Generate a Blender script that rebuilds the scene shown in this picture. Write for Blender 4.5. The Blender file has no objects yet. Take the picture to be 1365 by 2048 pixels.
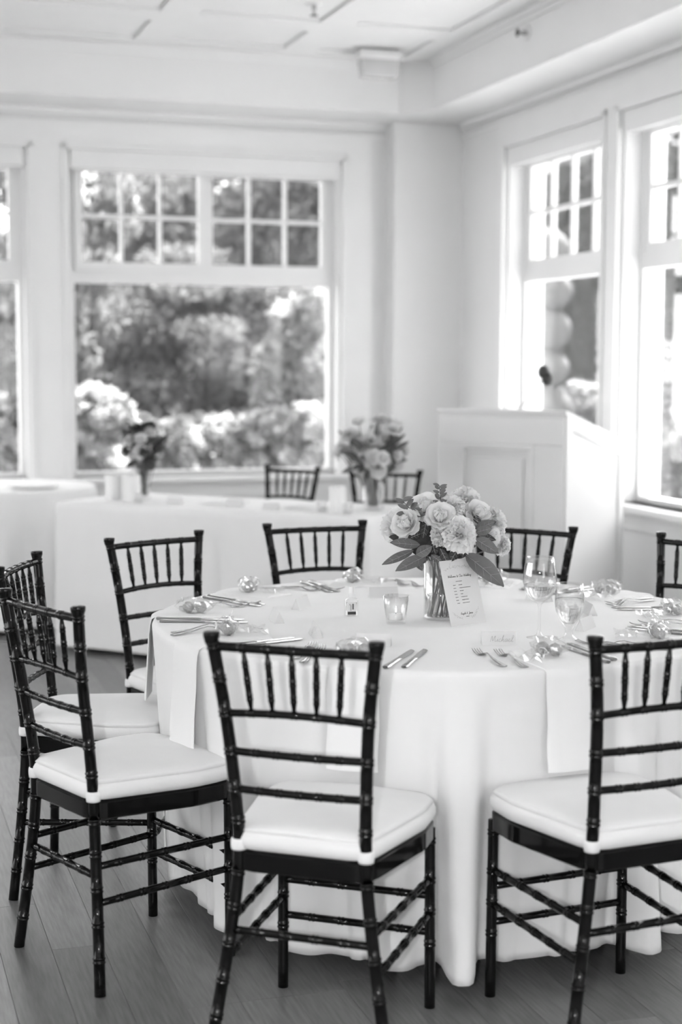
import bpy, math, random
import numpy as np
from mathutils import Matrix, Vector
PI = math.pi
random.seed(7)
rng = np.random.default_rng(11)
SC = bpy.context.scene
COL = SC.collection

# ------------------------------------------------------------------ camera
FPX = 3134.0
cam = bpy.data.cameras.new('camera'); cam_o = bpy.data.objects.new('camera', cam); COL.objects.link(cam_o)
cam.sensor_fit = 'VERTICAL'; cam.sensor_height = 36.0; cam.sensor_width = 24.0
cam.lens = FPX / 2048 * 36.0
cam.clip_start = .05; cam.clip_end = 300
cam_o.matrix_world = Matrix.Translation((0, 0, 1.4635)) @ Matrix.Rotation(PI/2 - .095, 4, 'X') @ Matrix.Rotation(.0036, 4, 'Z')
cam.dof.use_dof = True; cam.dof.focus_distance = 4.15; cam.dof.aperture_fstop = 2.0
SC.camera = cam_o

# ------------------------------------------------------------------ world, sun, flash, exposure
w = bpy.data.worlds.new('sky'); SC.world = w; w.use_nodes = True
bg = w.node_tree.nodes['Background']; bg.inputs[0].default_value = (1, 1, 1, 1); bg.inputs[1].default_value = 1.3
sun = bpy.data.lights.new('sun', 'SUN'); sun.energy = 11.0; sun.angle = .01
sun_o = bpy.data.objects.new('sun', sun); COL.objects.link(sun_o)
flash = bpy.data.lights.new('camera_flash', 'POINT'); flash.energy = 32; flash.shadow_soft_size = .025
flash_o = bpy.data.objects.new('camera_flash', flash); COL.objects.link(flash_o)
flash_o.location = (-.19, .0, 1.435)
SC.view_settings.view_transform = 'Standard'; SC.view_settings.look = 'None'
SC.view_settings.exposure = 2.2; SC.view_settings.gamma = 1.0; SC.view_settings.use_curve_mapping = False

# room frame: x = along the back wall (0 at the corner, negative to the left), y = out through the back wall
PHI = math.radians(17.6)
K = Vector((.7356, 10.5195, 0))
ROOM = Matrix.Translation(K) @ Matrix.Rotation(PHI, 4, 'Z')
def room(a, b, z=0.0):
    return ROOM @ Vector((a, -b, z))
_sd = (ROOM.to_3x3() @ Vector((.70, .66, 0))).normalized()
sun_dir = Vector((_sd.x*math.cos(math.radians(58)), _sd.y*math.cos(math.radians(58)), math.sin(math.radians(58))))
sun_o.rotation_euler = sun_dir.to_track_quat('Z', 'Y').to_euler()

# ------------------------------------------------------------------ materials (all grey: the photograph is black and white)
def nodes_of(m):
    m.use_nodes = True
    return m.node_tree.nodes, m.node_tree.links
def mat(name, g, rough=.5, spec=.5, metal=0.0, var=0.0, vscale=6.0, bump=0.0, bscale=60.0, coat=0.0, sheen=0.0, stretch=None, objvar=0.0, trans=0.0):
    m = bpy.data.materials.new(name); N, L = nodes_of(m); p = N['Principled BSDF']
    p.inputs['Base Color'].default_value = (g, g, g, 1); p.inputs['Roughness'].default_value = rough
    p.inputs['Specular IOR Level'].default_value = spec; p.inputs['Metallic'].default_value = metal
    p.inputs['Coat Weight'].default_value = coat; p.inputs['Coat Roughness'].default_value = .06
    p.inputs['Sheen Weight'].default_value = sheen
    tc = N.new('ShaderNodeTexCoord'); mp = N.new('ShaderNodeMapping'); L.new(tc.outputs['Object'], mp.inputs[0])
    if stretch: mp.inputs['Scale'].default_value = stretch
    if var or objvar:
        nz = N.new('ShaderNodeTexNoise'); nz.inputs['Scale'].default_value = vscale; nz.inputs['Detail'].default_value = 5
        L.new(mp.outputs[0], nz.inputs['Vector'])
        mr = N.new('ShaderNodeMapRange'); mr.inputs[1].default_value = .25; mr.inputs[2].default_value = .75
        mr.inputs[3].default_value = g*(1-var); mr.inputs[4].default_value = g*(1+var)
        L.new(nz.outputs['Fac'], mr.inputs[0]); out = mr.outputs[0]
        if objvar:
            oi = N.new('ShaderNodeObjectInfo'); m2 = N.new('ShaderNodeMapRange')
            m2.inputs[3].default_value = 1-objvar; m2.inputs[4].default_value = 1+objvar
            L.new(oi.outputs['Random'], m2.inputs[0])
            mu = N.new('ShaderNodeMath'); mu.operation = 'MULTIPLY'; L.new(out, mu.inputs[0]); L.new(m2.outputs[0], mu.inputs[1]); out = mu.outputs[0]
        L.new(out, p.inputs['Base Color'])
    if bump:
        nb = N.new('ShaderNodeTexNoise'); nb.inputs['Scale'].default_value = bscale; nb.inputs['Detail'].default_value = 4
        L.new(mp.outputs[0], nb.inputs['Vector'])
        b = N.new('ShaderNodeBump'); b.inputs['Strength'].default_value = bump; b.inputs['Distance'].default_value = .01
        L.new(nb.outputs['Fac'], b.inputs['Height']); L.new(b.outputs[0], p.inputs['Normal'])
    if trans:
        t = N.new('ShaderNodeBsdfTranslucent'); t.inputs[0].default_value = (g, g, g, 1)
        mx = N.new('ShaderNodeMixShader'); mx.inputs[0].default_value = trans
        L.new(p.outputs[0], mx.inputs[1]); L.new(t.outputs[0], mx.inputs[2]); L.new(mx.outputs[0], N['Material Output'].inputs[0])
    return m
def glassy(name, tint=.97, gloss=.55, base=.03, edge=.72):
    m = bpy.data.materials.new(name); N, L = nodes_of(m); N.remove(N['Principled BSDF'])
    t = N.new('ShaderNodeBsdfTransparent'); t.inputs[0].default_value = (tint, tint, tint, 1)
    g = N.new('ShaderNodeBsdfGlossy'); g.inputs['Roughness'].default_value = .02; g.inputs[0].default_value = (.95, .95, .95, 1)
    lw = N.new('ShaderNodeLayerWeight'); lw.inputs[0].default_value = .35
    me_ = N.new('ShaderNodeMapRange'); me_.inputs[1].default_value = .45; me_.inputs[3].default_value = tint; me_.inputs[4].default_value = tint*edge
    L.new(lw.outputs['Facing'], me_.inputs[0]); L.new(me_.outputs[0], t.inputs[0])
    mr = N.new('ShaderNodeMapRange'); mr.inputs[3].default_value = base; mr.inputs[4].default_value = gloss
    L.new(lw.outputs['Facing'], mr.inputs[0])
    mx = N.new('ShaderNodeMixShader'); L.new(mr.outputs[0], mx.inputs[0]); L.new(t.outputs[0], mx.inputs[1]); L.new(g.outputs[0], mx.inputs[2])
    L.new(mx.outputs[0], N['Material Output'].inputs[0])
    return m
M = {}
M['wall'] = mat('white wall paint', .80, .55, .3, var=.015, vscale=3)
M['trim'] = mat('white trim gloss paint', .82, .38, .4, var=.012, vscale=5)
M['ceil'] = mat('white ceiling paint', .80, .6, .3, var=.015)
M['plank'] = mat('grey brown oak plank', .17, .33, .5, var=.28, vscale=9, bump=.05, bscale=40, stretch=(14, 1.0, 8), objvar=.22)
M['subfloor'] = mat('dark subfloor', .05, .7)
M['lacquer'] = mat('black lacquered resin', .005, .09, .22)
M['cushion'] = mat('ivory cushion fabric', .78, .85, .2, bump=.05, bscale=260, sheen=.2, var=.02, vscale=12)
M['linen'] = mat('white table linen', .80, .85, .2, bump=.035, bscale=420, sheen=.15, var=.015, vscale=8)
M['napkin'] = mat('white folded napkin cotton', .82, .85, .2, bump=.05, bscale=330, sheen=.15)
M['steel'] = mat('polished cutlery steel', .42, .16, .5, metal=1.0)
M['chrome'] = mat('table leg metal', .45, .25, .5, metal=1.0)
M['wood'] = mat('plywood table top', .35, .6)
M['paper'] = mat('white card paper', .66, .7, .2)
M['ink'] = mat('grey printed ink', .13, .7, .2)
M['script_ink'] = mat('grey handwriting ink', .28, .7, .2)
M['inkpale'] = mat('pale printed ornament ink', .50, .7, .2)
M['black'] = mat('black plastic', .02, .35)
M['dark'] = mat('dark grey foam', .015, .6)
M['whiteplastic'] = mat('white plastic', .75, .4)
M['wax'] = mat('white candle wax', .80, .5, .4)
M['foil'] = mat('wrinkled foil sweet wrapper', .42, .3, .5, metal=.3, bump=.9, bscale=90)
M['glass'] = glassy('thin clear glass', .988, .7, .03)
M['pane'] = glassy('window pane', .97, .35, .03, 1.0)
M['cello'] = glassy('crinkled clear cellophane', .98, .6, .10)
M['petal'] = mat('pale carnation petal', .86, .7, .2, var=.05, vscale=40, trans=.22)
M['rose'] = mat('cream rose petal', .84, .65, .2, var=.04, vscale=30, trans=.22)
M['petaledge'] = mat('mottled petal', .62, .7, .2, var=.55, vscale=110, trans=.15)
M['leaf'] = mat('matt green leaf seen grey', .15, .5, .4, var=.12, vscale=30, trans=.12)
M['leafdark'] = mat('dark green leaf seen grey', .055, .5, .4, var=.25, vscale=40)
M['vein'] = mat('pale leaf vein', .30, .6)
M['stem'] = mat('green stem seen grey', .11, .5, .4, var=.2, vscale=30)
M['lectern'] = mat('satin white lectern paint', .70, .45, .35, var=.012)
M['stone'] = mat('pale boulder', .085, .85, .2, var=.18, vscale=7, bump=.25, bscale=16)
M['bark'] = mat('bark', .09, .9, .1, var=.3, vscale=14, bump=.4)
M['grass'] = mat('lawn', .12, .9, .1, var=.3, vscale=14)
M['paving'] = mat('pale terrace paving', .45, .8, .2, var=.12, vscale=2.5)
M['fol_dark'] = mat('dark evergreen foliage', .042, .7, .2, var=.35, vscale=3, trans=.3)
M['fol_deep'] = mat('deep shade tree foliage', .024, .7, .2, var=.35, vscale=3, trans=.3)
M['fol_mid'] = mat('fine mid grey foliage', .125, .7, .2, var=.25, vscale=4, trans=.35)
M['fol_light'] = mat('light leaves', .16, .55, .3, var=.3, vscale=5, trans=.4)
M['fol_white'] = mat('white blossom', .40, .6, .2, var=.15, vscale=8, trans=.4)
def frosted(name):
    m = bpy.data.materials.new(name); N, L = nodes_of(m); p = N['Principled BSDF']; p.inputs['Base Color'].default_value = (.75, .75, .75, 1); p.inputs['Roughness'].default_value = .25
    t = N.new('ShaderNodeBsdfTransparent'); mx = N.new('ShaderNodeMixShader'); mx.inputs[0].default_value = .55
    L.new(t.outputs[0], mx.inputs[1]); L.new(p.outputs[0], mx.inputs[2]); L.new(mx.outputs[0], N['Material Output'].inputs[0]); return m
M['frosted'] = frosted('frosted lens plastic')
def water_mat():
    m = bpy.data.materials.new('water'); N, L = nodes_of(m); N.remove(N['Principled BSDF'])
    g = N.new('ShaderNodeBsdfRefraction'); g.inputs['IOR'].default_value = 1.2; g.inputs['Roughness'].default_value = .0
    t = N.new('ShaderNodeBsdfTransparent'); t.inputs[0].default_value = (.96, .96, .96, 1)
    mx = N.new('ShaderNodeMixShader'); mx.inputs[0].default_value = .35
    L.new(g.outputs[0], mx.inputs[1]); L.new(t.outputs[0], mx.inputs[2]); L.new(mx.outputs[0], N['Material Output'].inputs[0])
    return m
M['water'] = water_mat()
def emit(name, s):
    m = bpy.data.materials.new(name); N, L = nodes_of(m); N.remove(N['Principled BSDF'])
    e = N.new('ShaderNodeEmission'); e.inputs[1].default_value = s; L.new(e.outputs[0], N['Material Output'].inputs[0]); return m
M['flame'] = emit('candle flame', 3.0)

# ------------------------------------------------------------------ mesh helpers
class MB:
    def __init__(s): s.v = []; s.f = []
    def add(s, vs, fs):
        o = len(s.v); s.v += [tuple(p) for p in vs]; s.f += [tuple(i+o for i in f) for f in fs]; return s
    def box(s, x0, x1, y0, y1, z0, z1, T=None, bev=0.0):
        if bev > 0:
            bev = min(bev, (x1-x0)*.45, (y1-y0)*.45, (z1-z0)*.45)
            loops = []
            for z, i in ((z0, bev), (z0+bev, 0), (z1-bev, 0), (z1, bev)):
                loops.append([(x0+i, y0+i, z), (x1-i, y0+i, z), (x1-i, y1-i, z), (x0+i, y1-i, z)])
            vs = [p for l in loops for p in l]
            fs = [(0, 3, 2, 1), (12, 13, 14, 15)]
            for k in range(3):
                for j in range(4):
                    a, b = k*4+j, k*4+(j+1) % 4; fs.append((a, b, b+4, a+4))
        else:
            vs = [(x, y, z) for z in (z0, z1) for x, y in ((x0, y0), (x1, y0), (x1, y1), (x0, y1))]
            fs = [(0, 3, 2, 1), (4, 5, 6, 7), (0, 1, 5, 4), (1, 2, 6, 5), (2, 3, 7, 6), (3, 0, 4, 7)]
        if T: vs = [T(*p) for p in vs]
        return s.add(vs, fs)
    def loft(s, loops, cap0=True, cap1=True, closed=True):
        n = len(loops[0]); vs = [p for l in loops for p in l]; fs = []
        for k in range(len(loops)-1):
            for j in range(n if closed else n-1):
                a, b = k*n+j, k*n+(j+1) % n; fs.append((a, b, b+n, a+n))
        if cap0: fs.append(tuple(reversed(range(n))))
        if cap1: fs.append(tuple(range((len(loops)-1)*n, len(loops)*n)))
        return s.add(vs, fs)
    def tube(s, path, rad, n=10, cap=True):
        P = [Vector(p) for p in path]; R = rad if hasattr(rad, '__len__') else [rad]*len(P)
        loops = []; up = None
        for i, p in enumerate(P):
            d = (P[min(i+1, len(P)-1)]-P[max(i-1, 0)])
            d = d.normalized() if d.length > 1e-9 else Vector((0, 0, 1))
            if up is None:
                up = Vector((0, 0, 1)) if abs(d.z) < .9 else Vector((0, 1, 0))
            u = d.cross(up).normalized(); v = u.cross(d).normalized(); up = v
            loops.append([tuple(p + R[i]*(math.cos(2*PI*j/n)*u + math.sin(2*PI*j/n)*v)) for j in range(n)])
        return s.loft(loops, cap, cap)
    def lathe(s, prof, n=24, c=(0, 0, 0), cap0=False, cap1=False):
        loops = [[(c[0]+r*math.cos(2*PI*j/n), c[1]+r*math.sin(2*PI*j/n), c[2]+z) for j in range(n)] for r, z in prof]
        return s.loft(loops, cap0, cap1)
    def build(s, name, m, parent=None, smooth=True, loc=None, rotz=None, auto=None):
        me = bpy.data.meshes.new(name); me.from_pydata(s.v, [], s.f); me.update()
        if smooth:
            me.polygons.foreach_set('use_smooth', [True]*len(me.polygons))
            if auto is not None: sharp(me, auto)
        me.materials.append(M[m] if isinstance(m, str) else m)
        o = bpy.data.objects.new(name, me); COL.objects.link(o)
        if parent: o.parent = parent
        if loc is not None: o.location = loc
        if rotz is not None: o.rotation_euler = (0, 0, rotz)
        return o
def sharp(me, deg):
    try: me.set_sharp_from_angle(angle=math.radians(deg))
    except Exception: pass
def empty(name, loc=(0, 0, 0), rotz=0.0, label=None, cat=None, group=None):
    o = bpy.data.objects.new(name, None); o.empty_display_size = .1; COL.objects.link(o); o.location = loc; o.rotation_euler = (0, 0, rotz)
    tag(o, label, cat, group); return o
def tag(o, label=None, cat=None, group=None, kind=None):
    if label: o['label'] = label
    if cat: o['category'] = cat
    if group: o['group'] = group
    if kind: o['kind'] = kind
    return o
def copy_obj(o, parent=None):
    c = o.copy(); COL.objects.link(c); c.parent = parent; return c
def copy_tree(o, parent=None):
    c = copy_obj(o, parent)
    for ch in list(KIDS.get(o.name, [])) or [x for x in o.children]: copy_tree(ch, c)
    return c
KIDS = {}
def to_room(o):
    o.matrix_world = ROOM; return o
def struct(name, mb, m, smooth=False):
    o = mb.build(name, m, smooth=smooth); to_room(o); return tag(o, kind='structure')
def rounded(corners, rad, seg=6):
    out = []; n = len(corners)
    for i in range(n):
        p = Vector(corners[i]); a = Vector(corners[i-1]); b = Vector(corners[(i+1) % n]); r = rad[i] if hasattr(rad, '__len__') else rad
        d1 = (a-p).normalized(); d2 = (b-p).normalized(); ang = d1.angle(d2); t = min(r/math.tan(ang/2), (a-p).length*.49, (b-p).length*.49); r = t*math.tan(ang/2)
        c = p + (d1+d2).normalized()*(r/math.sin(ang/2)); s0 = p+d1*t-c; s1 = p+d2*t-c
        a0 = math.atan2(s0.y, s0.x); a1 = math.atan2(s1.y, s1.x); da = (a1-a0+PI) % (2*PI)-PI
        for k in range(seg+1):
            th = a0+da*k/seg; out.append((c.x+r*math.cos(th), c.y+r*math.sin(th)))
    return out
def catmull(P, m=6):
    P = [Vector(p) for p in P]; Q = [P[0]*2-P[1]]+P+[P[-1]*2-P[-2]]; out = []
    for i in range(1, len(Q)-2):
        for k in range(m):
            t = k/m; a, b, c, d = Q[i-1], Q[i], Q[i+1], Q[i+2]
            out.append(.5*((2*b)+(c-a)*t+(2*a-5*b+4*c-d)*t*t+(3*b-a-3*c+d)*t**3))
    out.append(P[-1]); return out

# ------------------------------------------------------------------ the room shell
CZ, SZ = 3.30, 3.0           # ceiling height, soffit underside
SILL, HEAD = .74, 2.66
Bk = lambda u, d, z: (u, d, z)               # back wall: u = a, d outward
Rt = lambda u, d, z: (d, -u, z)              # right wall: u = b, d outward
WT = .24
back_w = [(-4.56, -2.785), (-2.545, -.775)]
right_w = [(.90, 2.205), (2.385, 3.69), (3.87, 5.175), (5.355, 6.66)]
def wall(T, u0, u1, wins, name):
    mb = MB()
    mb.box(u0, u1, 0, WT, -.1, SILL, T); mb.box(u0, u1, 0, WT, HEAD+.10, CZ+.06, T)
    e = [u0]+[x for wdw in wins for x in wdw]+[u1]
    for i in range(0, len(e), 2): mb.box(e[i], e[i+1], 0, WT, SILL, HEAD+.10, T)
    return struct(name, mb, 'wall')
wall(Bk, -6.5, .24, back_w, 'wall_back')
wall(Rt, 0, 11.0, right_w, 'wall_right')
Lf = lambda u, d, z: (-6.5-d, -u, z)         # left wall, mirrored windows
left_w = [(.8, 2.5), (2.8, 4.5), (4.8, 6.5)]
wall(Lf, 0, 11.0, left_w, 'wall_left')
Fr = lambda u, d, z: (u, -11.0-d, z)         # wall behind the camera
front_w = [(-3.1, -1.4)]
wall(Fr, -6.5, .24, front_w, 'wall_front')

mb = MB(); mb.box(.24, 1.10, -11.3, 1.25, 2.98, 3.10); mb.box(-6.8, .24, .24, 1.25, 2.98, 3.10); struct('trim_5', mb, 'trim')   # unseen eaves, added to keep direct sun out of the windows
# floor: subfloor slab with every plank laid on it, running along the right wall
mb = MB(); mb.box(-6.5, 0, -11.0, 0, -.1, -.012); floor = struct('floor', mb, 'subfloor')
PWID = .125; plank_me = {}
def plank_mesh(L):
    if L not in plank_me:
        b = MB(); b.box(0, PWID-.0009, 0, L-.001, -.0119, 0, bev=.0005)
        o = b.build('plank', 'plank', smooth=False); plank_me[L] = o.data; bpy.data.objects.remove(o)
    return plank_me[L]
r2 = random.Random(3)
for i in range(51):
    a = -6.42+i*PWID; y = -.02
    if a > -.12: break
    vis = -5.0 < a < -.3
    y = -.02 - r2.choice([.0, .35, .8, 1.2])
    lens = [1.6, 2.0, 2.4]
    first = True
    while y > -10.9:
        L = r2.choice(lens) if vis else 2.4
        if y-L < -10.98: break
        o = bpy.data.objects.new('plank', plank_mesh(L)); COL.objects.link(o); o.parent = floor; o.location = (a, y-L, 0); y -= L
# ceiling: slab, recessed panels and the flat battens between them
mb = MB(); mb.box(-6.5, .24, -11, .24, CZ+.03, CZ+.12); ceil = struct('ceiling', mb, 'ceil')
cols = [(-1.16, -.595), (-2.03, -1.355), (-2.98, -2.24), (-3.93, -3.18), (-4.88, -4.13), (-5.83, -5.08)]
rows = [(.70, 1.22)]+[(1.455+i*1.3, 1.455+i*1.3+1.06) for i in range(7)]
ue = [-.40]; 
strips = [(-.595, -.405)]+[(cols[i+1][1], cols[i][0]) for i in range(5)]+[(-6.5, -5.83)]
for s0, s1 in strips:
    b = MB(); b.box(s0, s1, -11, -.5, CZ, CZ+.03); b.build('batten', 'ceil', ceil, smooth=False)
for c0, c1 in cols:
    e = [.5]+[x for r in rows for x in r]+[11]
    for i in range(0, len(e), 2):
        b = MB(); b.box(c0, c1, -e[i+1], -e[i], CZ, CZ+.03); b.build('batten', 'ceil', ceil, smooth=False)
    for r0, r1 in rows:
        b = MB(); b.box(c0+.004, c1-.004, -r1+.004, -r0-.004, CZ+.018, CZ+.0295, bev=.003); b.build('panel', 'ceil', ceil, smooth=False)
# soffit round the ceiling, with its cut corner
mb = MB()
ol = [(-6.5, 0), (-6.5, -.50), (-.56, -.50), (-.405, -.67), (-.405, -11), (0, -11), (0, 0)]
mb.loft([[(x, y, z) for x, y in ol] for z in (SZ, CZ+.02)]); struct('trim_1', mb, 'wall')
mb = MB()  # small crown moulding at the top of the soffit faces
for k, (d, z0, z1) in enumerate(((.035, CZ-.028, CZ), (.018, CZ-.05, CZ-.028))):
    mb.box(-6.5, -.57, -.50-d, -.50, z0, z1); mb.box(-.405-d, -.405, -11, -.69, z0, z1)
struct('trim_2', mb, 'trim')
mb = MB()  # picture rail under the soffit on both walls
mb.box(-6.5, -.47, -.045, 0, SZ-.035, SZ); mb.box(-.045, 0, -11, -.2, SZ-.035, SZ)
mb.box(-6.5, -.47, -.022, 0, 2.905, 2.93); mb.box(-.022, 0, -11, -.2, 2.905, 2.93)
struct('trim_3', mb, 'trim')
mb = MB(); mb.box(-.47, 0, -.17, 0, 0, SZ, bev=.004); struct('trim_4', mb, 'wall')   # corner pilaster
mb = MB(); mb.box(-6.5, -.47, -.018, 0, 0, .14); struct('baseboard_back', mb, 'trim')
mb = MB(); mb.box(-.018, 0, -11, -.17, 0, .14); struct('baseboard_right', mb, 'trim')

def window(n, T, u0, u1, layout, e0, e1):
    """casing is the root; blind box, sill, frame, sashes with muntins and panes are its parts."""
    mb = MB()
    c0, c1 = e0, e1                                # outer edges of this window's casing
    mb.box(c0, u0, -.022, 0, SILL-.02, 2.905, T); mb.box(u1, c1, -.022, 0, SILL-.02, 2.905, T)
    mb.box(u0, u1, -.022, 0, HEAD+.10, 2.905, T)
    for x0, x1 in ((u0-.03, u0), (u1, u1+.03)): mb.box(x0, x1, -.036, -.022, SILL-.02, HEAD+.13, T)   # inner bead
    mb.box(u0-.03, u1+.03, -.036, -.022, HEAD+.10, HEAD+.13, T)
    root = struct('window_%d' % n, mb, 'trim')
    def part(name, boxes, m='trim', par=root, sm=False):
        b = MB()
        for q in boxes: b.box(*q, T=T)
        return b.build(name, m, par, smooth=sm)
    part('sill', [(u0-.06, u1+.06, -.09, WT-.03, SILL-.03, SILL)])
    part('apron', [(u0-.03, u1+.03, -.02, 0, SILL-.13, SILL-.03)])
    part('jamb_lining', [(u0, u0+.02, 0, WT, SILL, HEAD+.10), (u1-.02, u1, 0, WT, SILL, HEAD+.10), (u0, u1, 0, WT, HEAD+.08, HEAD+.10)])
    bb = part('blind_box', [(u0+.022, u1-.022, -.012, .05, HEAD-.012, HEAD+.098)])
    part('blind_hem', [(u0+.04, u1-.04, .02, .03, HEAD-.022, HEAD-.013)], par=bb)
    part('frame', [(u0+.02, u0+.055, .10, .17, SILL, HEAD+.08), (u1-.055, u1-.02, .10, .17, SILL, HEAD+.08), (u0+.055, u1-.055, .10, .17, SILL, SILL+.03), (u0+.055, u1-.055, .10, .17, HEAD+.03, HEAD+.08), (u0+.055, u1-.055, .10, .17, 1.955, 2.03)])
    g = part('pane', [(u0+.055, u1-.055, .138, .142, SILL+.03, 1.955)], 'pane')
    # upper sashes: (start, end, columns, depth)
    for s0, s1, nc, dep in layout:
        z0, z1 = 2.03, HEAD+.03; st = .05
        sash = part('sash', [(s0, s0+st, .105-dep, .15-dep, z0, z1), (s1-st, s1, .105-dep, .15-dep, z0, z1), (s0+st, s1-st, .105-dep, .15-dep, z0, z0+.055), (s0+st, s1-st, .105-dep, .15-dep, z1-.05, z1)])
        wc = (s1-s0-2*st)/nc; zc = (z0+.055+z1-.05)/2 + .005
        for k in range(1, nc): part('muntin', [(s0+st+k*wc-.012, s0+st+k*wc+.012, .11-dep, .145-dep, z0+.055, z1-.05)], par=sash)
        part('muntin', [(s0+st, s1-st, .112-dep, .143-dep, zc-.012, zc+.012)], par=sash)
        for k in range(nc):
            for y0, y1 in ((z0+.055, zc-.012), (zc+.012, z1-.05)):
                part('pane', [(s0+st+k*wc+(.012 if k else 0), s0+st+(k+1)*wc-(.012 if k < nc-1 else 0), .126-dep, .130-dep, y0, y1)], 'pane', sash)
    return root
i = 1
for (u0, u1), (e0, e1) in zip(back_w, [(-4.72, -2.665), (-2.665, -.58)]):
    mid = (u0+u1)/2
    window(i, Bk, u0, u1, [(u0+.055, mid+.005, 3, .035), (mid+.005, u1-.055, 3, 0)], e0, e1); i += 1
cen = [.79]+[(right_w[k][1]+right_w[k+1][0])/2 for k in range(3)]+[6.78]
for (u0, u1), (e0, e1) in zip(front_w, [(-3.3, -1.2)]):
    mid = (u0+u1)/2; window(i, Fr, u0, u1, [(u0+.055, mid+.005, 3, 0), (mid+.005, u1-.055, 3, 0)], e0, e1); i += 1
for (u0, u1) in left_w:
    mid = (u0+u1)/2; window(i, Lf, u0, u1, [(u0+.055, mid+.005, 3, 0), (mid+.005, u1-.055, 3, 0)], u0-.12, u1+.12); i += 1
for k, (u0, u1) in enumerate(right_w):
    window(i, Rt, u0, u1, [(u0+.055, u1-.055, 4, 0)], cen[k], cen[k+1]); i += 1

# ------------------------------------------------------------------ chiavari chair
def ringed(mb, path, r, rings, n=10, end=None, taper=None, m=5):
    """tube along a smooth path with bamboo-like ring pairs at the given fractions; taper(t) scales the radius."""
    P = catmull(path, m) if len(path) > 2 else [Vector(path[0]).lerp(Vector(path[1]), k/10) for k in range(11)]
    cum = [0]
    for i in range(1, len(P)): cum.append(cum[-1]+(P[i]-P[i-1]).length)
    T = cum[-1]
    def at(s):
        s = max(0, min(T, s))
        for i in range(1, len(P)):
            if s <= cum[i]+1e-12:
                k = (s-cum[i-1])/max(1e-9, cum[i]-cum[i-1]); return P[i-1].lerp(P[i], k)
        return P[-1]
    tp = taper or (lambda t: 1.0)
    st = [(s/T, tp(s/T)*r) for s in cum]
    for q in rings:
        s = q*T; k = r*tp(q)
        for ds, f in ((-.0075, 1.0), (-.006, 1.13), (-.0035, 1.13), (-.002, 1.03), (.002, 1.03), (.0035, 1.13), (.006, 1.13), (.0075, 1.0)):
            st.append(((s+ds)/T, k*f))
    st = [x for x in st if 0 <= x[0] <= 1]
    keep = []
    for t, rr in sorted(st):
        near_ring = any(abs(t*T-q*T) < .0074 for q in rings)
        if near_ring and not any(abs((t*T-q*T)-ds) < 2e-5 for q in rings for ds in (-.006, -.0035, -.002, .002, .0035, .006)): continue
        keep.append((t, rr))
    mb.tube([at(t*T) for t, _ in keep], [rr for _, rr in keep], n)
    return at, T
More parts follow.
